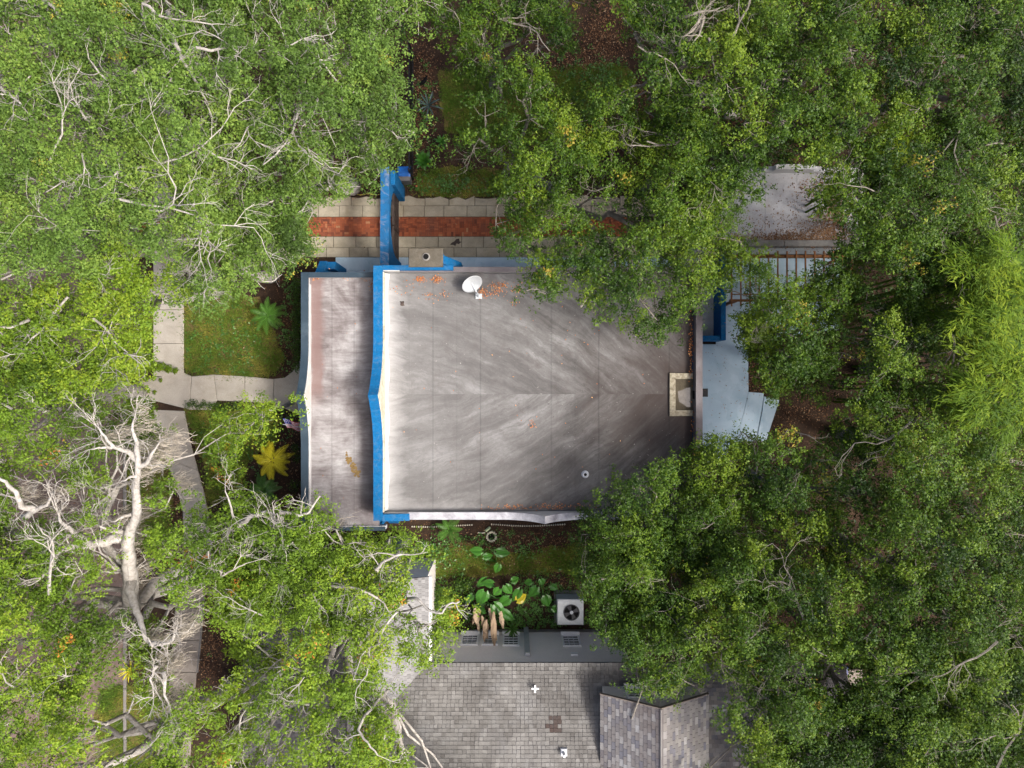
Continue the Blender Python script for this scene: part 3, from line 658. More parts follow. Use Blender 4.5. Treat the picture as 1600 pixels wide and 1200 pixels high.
part('body', MB().add([(bx - .24, by - .26, 0), (bx + .24, by - .26, 0), (bx + .24, by + .22, 0), (bx - .24, by + .22, 0), (bx - .28, by - .31, .95), (bx + .28, by - .31, .95), (bx + .28, by + .27, .95), (bx - .28, by + .27, .95)], [(0, 3, 2, 1), (0, 1, 5, 4), (1, 2, 6, 5), (2, 3, 7, 6), (3, 0, 4, 7), (4, 5, 6, 7)]), 'bin_grey', bn)
m_ = MB(); v = []
for j in range(7):
    a = j / 6; y = by - .13 + .46 * a; z = .96 + .11 * math.sin(math.pi * (0.15 + .7 * a)); v += [(bx - .30, y, z - .03), (bx - .22, y, z), (bx + .22, y, z), (bx + .30, y, z - .03)]
m_.add(v, [(4 * j + k, 4 * j + k + 1, 4 * j + 5 + k, 4 * j + 4 + k) for j in range(6) for k in range(3)]); part('lid', m_, 'bin', bn)
for s in (-1, 1): part('wheel', MB().tube([(bx + s * .2, by + .27, .1), (bx + s * .28, by + .27, .1)], [.1, .1], 12), 'black', bn)

# ------------------------------------------------------------------ satellite dish
dsh = thing('satellite_dish', 'pale oval satellite dish on a short mast on the flat roof', 'satellite dish', P(748, 458, 4.58))
C = Vector(P(738, 444, 5.15)); nrm = Vector((.36, -.62, .70)).normalized(); a1 = Vector((.87, .5, .0)); a1 = (a1 - nrm * a1.dot(nrm)).normalized(); a2 = nrm.cross(a1)
m_ = MB(); v = [tuple(C - nrm * .09)]; f = []; nr, na = 5, 28
for i in range(1, nr + 1):
    for k in range(na):
        t = 6.28318 * k / na; r = i / nr
        v.append(tuple(C + a1 * (.44 * r * math.cos(t)) + a2 * (.37 * r * math.sin(t)) + nrm * (.09 * r * r - .09)))
for k in range(na): f.append((0, 1 + k, 1 + (k + 1) % na))
for i in range(nr - 1):
    for k in range(na): f.append((1 + i * na + k, 1 + (i + 1) * na + k, 1 + (i + 1) * na + (k + 1) % na, 1 + i * na + (k + 1) % na))
bk = [tuple(Vector(p) - nrm * .02) for p in v]; o_ = len(v)
f += [tuple(o_ + q for q in reversed(ff)) for ff in f[:]]
for k in range(na): a_ = 1 + (nr - 1) * na; f.append((a_ + k, o_ + a_ + k, o_ + a_ + (k + 1) % na, a_ + (k + 1) % na))
m_.add(v + bk, f); part('reflector', m_, 'dish', dsh, True)
B = Vector(P(748, 463, 4.6))
part('mast', MB().tube([B, B + Vector((0, 0, .3)), C - nrm * .11], [.03, .03, .03], 8), 'metal', dsh)
part('foot', MB().bevbox(B.x - .14, B.x + .14, B.y - .11, B.y + .11, 4.59, 4.63, .01), 'dish', dsh)
a2 = a2 if a2.y > 0 else -a2; E = C - a2 * .36 + nrm * .42
part('feed_arm', MB().tube([C - a2 * .36, C - a2 * .38 + nrm * .2, E], [.015, .015, .015], 6), 'dish', dsh)
part('receiver', MB().tube([E, E + (C - E).normalized() * .10], [.04, .028], 10), 'dish', dsh)

# ------------------------------------------------------------------ low walls, pergola, garage behind the house
lw = thing('low_patio_wall', 'low blue painted wall enclosing the white strip beside the patio', 'wall', (9.0, 3.5, 0))
part('long_side', MB().bevbox(9.62, 9.86, 2.02, 6.0, .06, 1.25, .02), 'blue', lw)
part('short_side', MB().bevbox(7.82, 9.60, 2.02, 2.24, .06, 1.2, .02), 'blue', lw)
part('deck', MB().box(7.82, 9.60, 2.26, 5.9, .06, .12), 'white', lw)
pg = thing('pergola', 'brown wooden pergola beside the pale garage roof', 'pergola', (12.3, 4.6, 0))
for (x, y) in ((10.0, 3.72), (14.9, 3.72), (10.0, 5.68), (14.9, 5.68), (12.4, 3.72)): part('post', MB().box(x - .06, x + .06, y - .06, y + .06, .05, 2.24), 'wood', pg)
for y in (3.72, 5.68): part('beam', MB().box(9.7, 15.2, y - .05, y + .05, 2.243, 2.40), 'wood', pg)
part('beam', MB().box(9.7, 15.2, 3.95, 4.0, 2.46, 2.50), 'wood', pg)
rf = MB().box(-.03, .03, 3.45, 5.9, 2.403, 2.455).mesh('rafter'); rf.materials.append(M['wood'])
for k in range(14):
    o = link('rafter', rf, pg); o.location = (9.75 + k * .41, 0, 0); o.matrix_parent_inverse = Matrix.Translation((-12.3, -4.6, 0))
gr = thing('garage', 'pale flat roofed garage at the end of the driveway with leaf covered roof', 'garage', (11.8, 7.6, 0))
part('wall', MB().box(8.5, 15.0, 6.2, 9.2, 0, 2.8), 'white', gr)
grf = part('roof', MB().box(8.3, 15.2, 6.06, 9.28, 2.803, 2.90), 'garage', gr)
for k in range(5):
    x = 8.32 + k * 1.374; m_ = MB().box(x, x + 1.366, 6.3, 9.2, 2.903, 2.955 - .004 * (k % 2)); part('roof_sheet', m_, 'garage', grf)
part('edge_beam', MB().bevbox(8.3, 11.85, 6.0, 6.28, 2.62, 3.02, .02), 'fascia', gr)
part('edge_beam', MB().bevbox(11.87, 15.2, 6.0, 6.28, 2.62, 3.02, .02), 'fascia', gr)
zg = lambda x: 3.08 + (0.30 if 11.3 < x < 13.0 else 0) + (0.16 if 10.9 < x < 13.4 else 0)
pgp = part('parapet', run_wall('x', 9.2, 9.42, [8.3, 10.89, 10.91, 11.29, 11.31, 12.99, 13.01, 13.39, 13.41, 15.2], 2.7, zg), 'white', gr)
part('upstand', MB().box(15.2, 15.36, 6.0, 9.4, 2.7, 3.06), 'white', gr)

# ================================================================== NEIGHBOUR'S HOUSE
nb = thing('shingled_house', 'grey sided house with weathered grey shingle roof and gabled dormer', 'house', (2, -14, 0))
YW = -11.78
# lapped boards of the north wall
m_ = MB(); nbz = 24; z0 = .35; dz = (4.1 - z0) / nbz; v = []
XA_, XB_ = -3.4, 5.0
for i in range(nbz):
    za, zb = z0 + i * dz, z0 + (i + 1) * dz
    m_.add([(XA_, YW + .022, za), (XB_, YW + .022, za), (XB_, YW + .004, zb), (XA_, YW + .004, zb), (XA_, YW, za), (XB_, YW, za)], [(1, 0, 3, 2), (0, 1, 5, 4)])
m_.box(XA_, XB_, YW - .2, YW, 0, 4.1)
wl = part('wall', m_, 'siding', nb)
def window(px0, px1, pyt, pyb, parent, y=YW, n=4, mat='trim'):
    """opening seen on a north-facing wall: py nearer the picture's middle is lower on the wall"""
    zf = lambda py: H - (-y) * F / (py - 600.0)
    za, zb = zf(pyt), zf(pyb); zm = (za + zb) / 2
    xa, xb = (px0 - 800) * (H - zm) / F, (px1 - 800) * (H - zm) / F
    o = part('window', MB().box(xa, xb, y + .01, y + .035, za, zb), 'glass', parent)
    t = .07
    part('frame', MB().box(xa - t, xa, y + .012, y + .09, za, zb).box(xb, xb + t, y + .012, y + .09, za, zb).box(xa - t, xb + t, y + .012, y + .092, zb, zb + t), mat, o)
    part('sill', MB().box(xa - t - .03, xb + t + .03, y + .012, y + .24, za - .10, za), mat, o)
    bar = MB()
    for k in range(1, n): zz = za + (zb - za) * k / n; bar.box(xa, xb, y + .036, y + .06, zz - .018, zz + .018)
    for k in range(1, 3): xx = xa + (xb - xa) * k / 3; bar.box(xx - .01, xx + .01, y + .036, y + .052, za, zb)
    part('glazing_bar', bar, mat, o); return o
window(723, 745, 994.5, 1008.5, nb); window(756, 776, 994.5, 1008.5, nb); window(788, 809, 994.5, 1009.5, nb); window(881, 904, 995.5, 1010.5, nb)
zz0, zz1 = H - 11.78 * F / 382, H - 11.78 * F / 428
xg = (824 - 800) * 31 / F
part('downspout', MB().bevbox(xg - .11, xg + .11, YW + .03, YW + .19, .05, 3.35, .02), 'gutter', nb)
part('wall_vent', MB().box(2.55, 2.85, YW + .02, YW + .12, 3.05, 3.3), 'trim', nb)
part('foundation', MB().box(XA_ - .1, XB_ + .1, YW - .18, YW + .05, 0, .35), 'fascia', nb)

def shingle_plane(origin, u_dir, v_dir, lu, lv, tab, course, tint_fn, name, mat, parent, clip=None, thick=0.016, bond=True, gap=.012):
    """rows of shingle tabs: u along the eave, v up the slope"""
    o_, u_, v_ = Vector(origin), Vector(u_dir).normalized(), Vector(v_dir).normalized(); n_ = u_.cross(v_).normalized()
    if n_.z < 0: n_ = -n_
    m_ = MB(); rows_ = int(lv / course)
    for r in range(rows_):
        off = ((r % 2) * .5 * tab if bond else 0) + random.uniform(-.012, .012)
        for c in range(int(lu / tab) + 1):
            a = c * tab - off + gap / 2; b_ = a + tab - gap
            if not bond: a += random.uniform(-.012, .012); b_ += random.uniform(-.012, .012) + (tab if random.random() < .12 else 0)
            a = max(0, a); b_ = min(lu, b_)
            if b_ - a < .03: continue
            va, vb = r * course + random.uniform(-.004, .004), (r + 1) * course + .02
            mid = o_ + u_ * ((a + b_) / 2) + v_ * ((va + vb) / 2)
            if clip and not clip(mid): continue
            t = thick + random.uniform(-.004, .005)
            p = [o_ + u_ * a + v_ * va, o_ + u_ * b_ + v_ * va, o_ + u_ * b_ + v_ * vb, o_ + u_ * a + v_ * vb]
            q = [p[0] + n_ * t, p[1] + n_ * t, p[2] + n_ * .002, p[3] + n_ * .002]
            fs = [(4, 5, 6, 7), (0, 1, 5, 4), (1, 2, 6, 5), (3, 0, 4, 7)]
            if u_.cross(v_).z < 0: fs = [tuple(reversed(ff)) for ff in fs]
            m_.add([*p, *q], fs, tint_fn(mid))
    return part(name, m_, mat, parent, kind='stuff')
SL = .42
nrf = part('roof', MB().add([(-6.6, YW + .06, 4.12), (14, YW + .06, 4.12), (14, -18.1, 4.12 + SL * 6.4), (-6.6, -18.1, 4.12 + SL * 6.4), (-6.6, YW + .06, 4.02), (14, YW + .06, 4.02), (14, -18.1, 4.02 + SL * 6.4), (-6.6, -18.1, 4.02 + SL * 6.4)],
     [(3, 2, 1, 0), (4, 5, 6, 7), (0, 1, 5, 4), (2, 3, 7, 6), (1, 2, 6, 5), (3, 0, 4, 7)]), 'shingle_dark', nb)
def dx_clip(mid):              # the wing's east slope covers the west end of this plane
    zplane = 4.12 + SL * (-3.55 - mid.x)
    return mid.z > zplane - .02 if mid.x < -3.55 else True
def t_main(mid):
    px = 800 + mid.x * F / (H - mid.z); py = 600 - mid.y * F / (H - mid.z)
    if 1118 < py < 1143 and 850 + 6 * ((int(py) // 7) % 3) < px < 874 + 5 * ((int(py) // 7) % 2): return 1.0
    if 1128 - 100 < 0: pass
    return min(.9, max(0, random.gauss(.52, .16)))
sv = Vector((0, -1, SL)).normalized()
shingle_plane((-6.55, YW + .06, 4.125), (1, 0, 0), sv, 11.0, 4.9, .168, .155, t_main, 'shingles', 'shingle', nrf, dx_clip, .024, False, .014)
shingle_plane((7.2, YW + .06, 4.125), (1, 0, 0), sv, 6.5, 4.9, .25, .16, lambda m: random.random(), 'shingles', 'shingle_mix_w', nrf)
# west wing: gable roof running north-south
wz = 4.12; xe, xr, xw = -3.50, -6.6, -11.6; zr_ = wz + SL * (xe - xr); zwst = zr_ - SL * (xr - xw)
YN_ = -8.1
part('wing_wall', MB().box(xw + .3, xe - .15, -18, YN_ - .2, 0, 3.2), 'siding', nb)
part('wing_gable', MB().add([(xw + .3, YN_ - .2, 3.2), (xe - .15, YN_ - .2, 3.2), (xe - .15, YN_ - .2, wz - .05), (xr, YN_ - .2, zr_ - .1)], [(3, 2, 1, 0)]), 'siding', nb)
wr = part('wing_roof', MB().add([(xe, YN_, wz), (xe, -18, wz), (xr, -18, zr_), (xr, YN_, zr_), (xw, YN_, zwst), (xw, -18, zwst), (xe, YN_, wz - .1), (xr, YN_, zr_ - .1), (xw, YN_, zwst - .1)],
     [(0, 3, 2, 1), (3, 4, 5, 2), (0, 6, 7, 3), (3, 7, 8, 4)]), 'shingle_dark', nb)
ev = Vector((-1, 0, SL)).normalized(); wv_ = Vector((1, 0, SL)).normalized()
def clip_e(mid): return True if mid.y > YW else mid.z > 4.12 + SL * (YW - mid.y) - .02
shingle_plane((xe, -17.5, wz + .004), (0, 1, 0), ev, 17.5 + YN_, (xe - xr) * math.hypot(1, SL), .168, .155, lambda m: random.random(), 'shingles', 'shingle_pale', wr, clip_e)
shingle_plane((xw, -17.5, zwst + .004), (0, 1, 0), wv_, 17.5 + YN_, (xr - xw) * math.hypot(1, SL) - .02, .168, .155, lambda m: random.random(), 'shingles', 'shingle_dark', wr)
part('ridge_cap', MB().tube([(xr, YN_, zr_ + .01), (xr, -17.8, zr_ + .01)], [.06, .06], 6), 'shingle_dark', wr)
part('gutter', MB().box(xe + .01, xe + .13, -11.65, YN_, wz - .14, wz - .01), 'trim', nb)
part('porch_roof', MB().bevbox(-7.8, -5.5, -10.6 + 2.6, -8.9 + 1.1, 2.9, 3.02, .02), 'garage', nb)
# dormer
dm = part('dormer', MB().add([(3.75, -12.55, 4.2), (7.62, -12.55, 4.2), (7.62, -12.55, 5.62), (5.69, -12.55, 6.78), (3.75, -12.55, 5.62), (3.75, -18, 5.0), (7.62, -18, 5.0), (7.62, -18, 5.62), (3.75, -18, 5.62)],
     [(4, 3, 2, 1, 0), (0, 5, 8, 4), (1, 2, 7, 6)]), 'siding', nb)
dr_ = part('dormer_roof', MB().add([(3.53, -12.38, 5.58), (5.69, -12.38, 6.88), (7.85, -12.38, 5.58), (3.53, -18, 5.58), (5.69, -18, 6.88), (7.85, -18, 5.58), (3.53, -12.38, 5.48), (5.69, -12.38, 6.77), (7.85, -12.38, 5.48)],
     [(0, 3, 4, 1), (1, 4, 5, 2), (0, 1, 7, 6), (1, 2, 8, 7)]), 'shingle_dark', nb)
dl = math.hypot(2.16, 1.3)
shingle_plane((3.53, -17.6, 5.585), (0, 1, 0), Vector((2.16, 0, 1.3)), 5.2, dl - .02, .30, .165, lambda m: random.random(), 'shingles', 'shingle_mix_w', dr_)
shingle_plane((7.85, -17.6, 5.585), (0, 1, 0), Vector((-2.16, 0, 1.3)), 5.2, dl - .02, .32, .15, lambda m: random.random(), 'shingles', 'shingle_mix', dr_)
part('ridge_cap', MB().tube([(5.69, -12.4, 6.885), (5.69, -17.7, 6.885)], [.055, .055], 6), 'shingle_mix', dr_)
for s in (-1, 1):
    part('barge_board', MB().add([(5.69, -12.37, 6.90), (5.69 + s * 2.18, -12.37, 5.60), (5.69 + s * 2.18, -12.37, 5.44), (5.69, -12.37, 6.74), (5.69, -12.41, 6.90), (5.69 + s * 2.18, -12.41, 5.60), (5.69 + s * 2.18, -12.41, 5.44), (5.69, -12.41, 6.74)],
         [(0, 1, 2, 3), (4, 7, 6, 5), (0, 4, 5, 1), (2, 6, 7, 3)]), 'deck_wood', dr_)
window(981, 1010, 1078, 1091, nb, y=-12.55, n=3); window(1020, 1047, 1078, 1091, nb, y=-12.55, n=3)
# roof fittings
def roof_z(y): return 4.13 + SL * (YW + .06 - y)
yv = -(1074 - 600) * (H - 4.6) / F; xv = 36 * 29.4 / F
part('vent_cross', MB().tube([(xv, yv, roof_z(yv)), (xv, yv, roof_z(yv) + .28)], [.03, .03], 8).box(xv - .15, xv + .15, yv - .035, yv + .035, roof_z(yv) + .2, roof_z(yv) + .27).box(xv - .035, xv + .035, yv - .15, yv + .16, roof_z(yv) + .271, roof_z(yv) + .30), 'trim', nrf)
yv = -(1176 - 600) * (H - 5.5) / F; xv = 81 * 28.5 / F
part('pipe_vent', MB().cyl((xv, yv), .06, roof_z(yv) - .1, roof_z(yv) + .38, 10).bevbox(xv - .13, xv + .13, yv - .16, yv + .14, roof_z(yv) - .08, roof_z(yv) + .09, .02), 'metal', nrf)
# air conditioner
ac = thing('air_conditioner', 'pale grey outdoor air conditioning unit beside the sided wall', 'air conditioner', (*P2(891, 958), 0))
x0, x1 = 2.10, 3.32; y0, y1 = -11.3, -10.0
part('cabinet', MB().bevbox(x0, x1, y0 + .1, y1, .12, .98, .04), 'ac', ac)
cxf, cyf = P2(893, 957, 1.0)
ring = MB(); n = 24; v = []
for (r, z) in ((.36, .985), (.38, 1.01), (.34, 1.012), (.33, .984)): v += [(cxf + r * math.cos(6.2832 * k / n), cyf + r * math.sin(6.2832 * k / n), z) for k in range(n)]
ring.add(v, [(L * n + k, L * n + (k + 1) % n, (L + 1) * n + (k + 1) % n, (L + 1) * n + k) for L in range(3) for k in range(n)])
part('fan_ring', ring, 'ac_fan', ac)
part('fan_well', MB().cyl((cxf, cyf), .335, .97, .986, 24), 'hole', ac)
for k in range(4):
    a = k * math.pi / 2 + .4; d1 = Vector((math.cos(a), math.sin(a))); d2 = Vector((-d1.y, d1.x))
    q = [d1 * .06 - d2 * .03, d1 * .31 - d2 * .11, d1 * .31 + d2 * .10, d1 * .06 + d2 * .05]
    part('fan_blade', MB().add([(cxf + p.x, cyf + p.y, .992 + .012 * (i in (0, 1))) for i, p in enumerate(q)], [(0, 1, 2, 3)]), 'ac_fan', ac)
part('fan_hub', MB().cyl((cxf, cyf), .08, .988, 1.02, 14), 'metal', ac)
part('base', MB().bevbox(x0 + .1, x1 - .12, y0 - .05, y0 + .098, .1, .5, .02), 'ac', ac)
part('pad', MB().bevbox(x0 - .1, x1 + .1, y0 - .1, y1 + .15, .0, .1, .02), 'fascia', ac)
# ================================================================== TREES
# how much of the sky-side canopy covers each place, read as a plan of openings and thin spots (photo pixels)
OPEN = [
 [(192, 700), (228, 700), (226, 800), (222, 900), (222, 965), (196, 965), (192, 860), (150, 866), (90, 872), (90, 850), (150, 838), (192, 826), (204, 780)],
 [(470, 345), (500, 322), (520, 305), (560, 302), (592, 290), (598, 262), (640, 262), (648, 215), (640, 150), (640, 75), (660, 60), (685, 75), (690, 110), (715, 140), (735, 165), (705, 180), (690, 215), (690, 270), (760, 305), (775, 335), (750, 360), (790, 385), (800, 420), (470, 420), (485, 390), (500, 375)],
 [(470, 415), (800, 415), (795, 450), (840, 472), (880, 487), (920, 498), (960, 490), (968, 515), (1000, 535), (1030, 535), (1050, 515), (1085, 505), (1100, 480), (1120, 470), (1128, 455), (1135, 500), (1130, 525), (1165, 545), (1172, 600), (1195, 612), (1215, 625), (1250, 605), (1270, 625), (1310, 625), (1325, 605), (1330, 640), (1300, 660), (1275, 690), (1255, 660), (1200, 668), (1140, 672), (1110, 668), (1085, 690), (1060, 690), (1045, 708), (1000, 718), (975, 712), (955, 735), (930, 765), (910, 790), (905, 815), (895, 840), (660, 840), (640, 815), (600, 838), (535, 832), (520, 815), (528, 790), (515, 765), (478, 775), (470, 700)],
 [(655, 835), (895, 835), (905, 870), (888, 900), (905, 930), (915, 985), (950, 1005), (950, 1050), (690, 1052), (700, 1030), (692, 1000), (735, 965), (740, 945), (715, 925), (680, 905), (645, 890), (675, 880), (685, 850)],
 [(690, 1050), (950, 1045), (955, 1068), (985, 1085), (1020, 1090), (1060, 1098), (1080, 1080), (1085, 1060), (1110, 1050), (1135, 1075), (1100, 1100), (1115, 1130), (1150, 1170), (1150, 1220), (640, 1220), (632, 1160), (622, 1125), (600, 1098), (640, 1082), (665, 1060)],
 [(335, 490), (375, 480), (390, 462), (400, 448), (440, 450), (445, 410), (474, 410), (474, 600), (440, 600), (340, 590), (300, 588)],
 [(225, 590), (300, 585), (474, 590), (474, 615), (400, 612), (375, 628), (300, 632), (290, 645), (245, 640), (225, 615)],
 [(436, 648), (474, 640), (474, 690), (440, 690), (434, 668)],
 [(390, 688), (440, 690), (474, 680), (476, 765), (445, 770), (395, 760), (385, 730)],
 [(248, 645), (290, 645), (325, 730), (328, 790), (290, 790), (265, 700)],
 [(240, 485), (270, 480), (288, 500), (288, 590), (240, 590)],
 [(270, 935), (318, 935), (348, 990), (352, 1045), (318, 1085), (300, 1070), (272, 1080)],
 [(165, 1100), (192, 1082), (235, 1130), (232, 1190), (165, 1195), (160, 1130)],
 [(917, 12), (965, 5), (982, 60), (975, 95), (990, 112), (978, 130), (910, 145), (862, 120), (832, 92), (905, 80)],
 [(990, 142), (1022, 142), (1012, 175), (998, 180)], [(1128, 168), (1156, 168), (1156, 196), (1128, 196)],
 [(1190, 295), (1215, 262), (1272, 262), (1285, 285), (1250, 300), (1260, 320), (1235, 345), (1195, 350), (1170, 335)],
 [(1195, 352), (1280, 330), (1320, 345), (1318, 372), (1285, 390), (1195, 392), (1155, 372)],
 [(905, 318), (940, 312), (975, 320), (975, 352), (955, 362), (935, 345), (912, 340)], [(1045, 292), (1068, 292), (1068, 305), (1045, 308)],
 [(1192, 396), (1256, 396), (1258, 436), (1238, 442), (1225, 420), (1200, 418)], [(1126, 452), (1188, 452), (1182, 468), (1150, 480), (1136, 505), (1126, 505)],
 [(1345, 415), (1390, 415), (1412, 450), (1385, 470), (1348, 450)],
 [(1330, 480), (1345, 480), (1345, 560), (1335, 580), (1315, 560)],
 [(55, 745), (85, 735), (110, 765), (95, 800), (40, 810), (20, 780)], [(250, 770), (288, 765), (288, 800), (262, 812)],
 [(525, 1000), (545, 1000), (545, 1060), (530, 1070)], [(1268, 1042), (1342, 1038), (1342, 1066), (1268, 1064)],
 [(1228, 230), (1250, 232), (1252, 262), (1230, 262)], [(500, 110), (522, 112), (520, 135), (502, 135)],
 [(640, 905), (672, 912), (672, 985), (655, 1000), (640, 960)], [(600, 1020), (660, 1040), (660, 1075), (610, 1090), (590, 1070)],
]
SPARSE = [  # polygon, share of the foliage kept
 ([(0, 600), (330, 600), (330, 1200), (0, 1200)], .5),
 ([(60, 690), (250, 690), (330, 800), (330, 930), (240, 1000), (60, 940)], .5),
 ([(225, 270), (290, 270), (290, 490), (235, 490)], .5),
 ([(290, 625), (480, 620), (480, 790), (330, 800)], .38),
 ([(330, 940), (470, 1000), (470, 1200), (330, 1200)], .6),
 ([(540, 890), (700, 890), (700, 1050), (600, 1100), (540, 1050)], .55),
 ([(620, 800), (700, 820), (690, 900), (600, 890)], .5),
 ([(1125, 260), (1345, 260), (1345, 480), (1125, 480)], .8),
 ([(1185, 385), (1275, 385), (1275, 460), (1190, 475), (1125, 480), (1120, 440)], .75),
 ([(1100, 1080), (1230, 1080), (1230, 1200), (1100, 1200)], .5),
 ([(640, 60), (1000, 60), (1000, 300), (690, 300)], .72),
 ([(0, 440), (200, 440), (200, 620), (0, 620)], .75),
 ([(740, 290), (990, 290), (990, 420), (740, 420)], .8),
]
GX0, GY0, GS = -400, -400, 4
gx = np.arange(GX0, 2000, GS); gy = np.arange(GY0, 1600, GS)
GXX, GYY = np.meshgrid(gx, gy); DEN = np.ones(GXX.shape)
for poly, d in SPARSE: DEN[inpoly(GXX, GYY, poly)] = np.minimum(DEN[inpoly(GXX, GYY, poly)], d)
OPN = np.zeros(GXX.shape, bool)
for poly in OPEN: OPN |= inpoly(GXX, GYY, poly)
def shift(a, dx, dy): return np.roll(np.roll(a, dy, 0), dx, 1)
def dilate(a, n):
    for _ in range(n): a = a | shift(a, 1, 0) | shift(a, -1, 0) | shift(a, 0, 1) | shift(a, 0, -1)
    return a
OPN2 = dilate(OPN, 3)
def look(A, px, py):
    i = np.clip(((py - GY0) / GS).astype(int), 0, A.shape[0] - 1); j = np.clip(((px - GX0) / GS).astype(int), 0, A.shape[1] - 1); return A[i, j]

# limbs that can be followed over a crown: photo pixels with heights, base radius, tip radius
LIMB_A = [([(262, 20, 12.6), (270, 40, 13.2), (272, 66, 13.7), (284, 90, 13.8), (300, 115, 13.6), (312, 140, 13.0)], .085, .04), ([(286, 92, 13.7), (300, 76, 13.9), (330, 78, 13.9), (362, 72, 13.6)], .07, .03), ([(225, 5, 13.4), (250, 25, 13.6), (275, 30, 13.7), (330, 38, 13.6)], .05, .02)]
LIMB_D = [([(70, 0, 12.8), (85, 14, 13.2), (100, 32, 13.1)], .07, .03), ([(76, 45, 12.6), (80, 60, 12.9), (86, 85, 12.6)], .06, .03), ([(5, 140, 12.6), (25, 156, 12.8), (40, 172, 12.6)], .05, .025), ([(140, 185, 12.0), (155, 205, 11.4), (168, 220, 10.4)], .13, .10)]
LIMB_B = [([(335, 868, 8.6), (350, 842, 9.6), (370, 822, 10.4), (392, 808, 10.9), (416, 800, 11.2)], .15, .06), ([(370, 822, 10.4), (361, 792, 10.9), (352, 768, 11.1)], .05, .02), ([(440, 800, 11.0), (470, 806, 11.2), (484, 800, 11.3), (500, 775, 11.4)], .06, .025), ([(345, 900, 10.6), (365, 890, 10.8), (385, 880, 10.9)], .04, .02)]
LIMB_C = [([(590, 1006, 10.9), (600, 980, 11.3), (621, 956, 11.4)], .05, .035), ([(650, 936, 10.9), (668, 953, 11.1), (690, 958, 11.3), (702, 944, 11.4), (718, 940, 11.3)], .05, .025), ([(588, 890, 10.9), (602, 876, 11.1), (628, 866, 11.2)], .055, .035), ([(520, 915, 11.0), (560, 920, 11.2), (590, 935, 11.2)], .05, .03), ([(560, 1140, 11.0), (575, 1160, 11.3), (590, 1180, 11.3)], .05, .02)]
LIMB_E = [([(1045, 32, 10.9), (1070, 25, 11.4), (1090, 20, 11.6), (1102, 16, 11.5)], .07, .04), ([(1098, 22, 11.5), (1085, 45, 11.6), (1068, 58, 11.7), (1060, 60, 11.6)], .045, .02), ([(1100, 28, 11.5), (1092, 55, 11.7), (1076, 75, 11.7)], .045, .02), ([(1108, 60, 11.5), (1112, 85, 11.6), (1116, 112, 11.4)], .05, .02)]
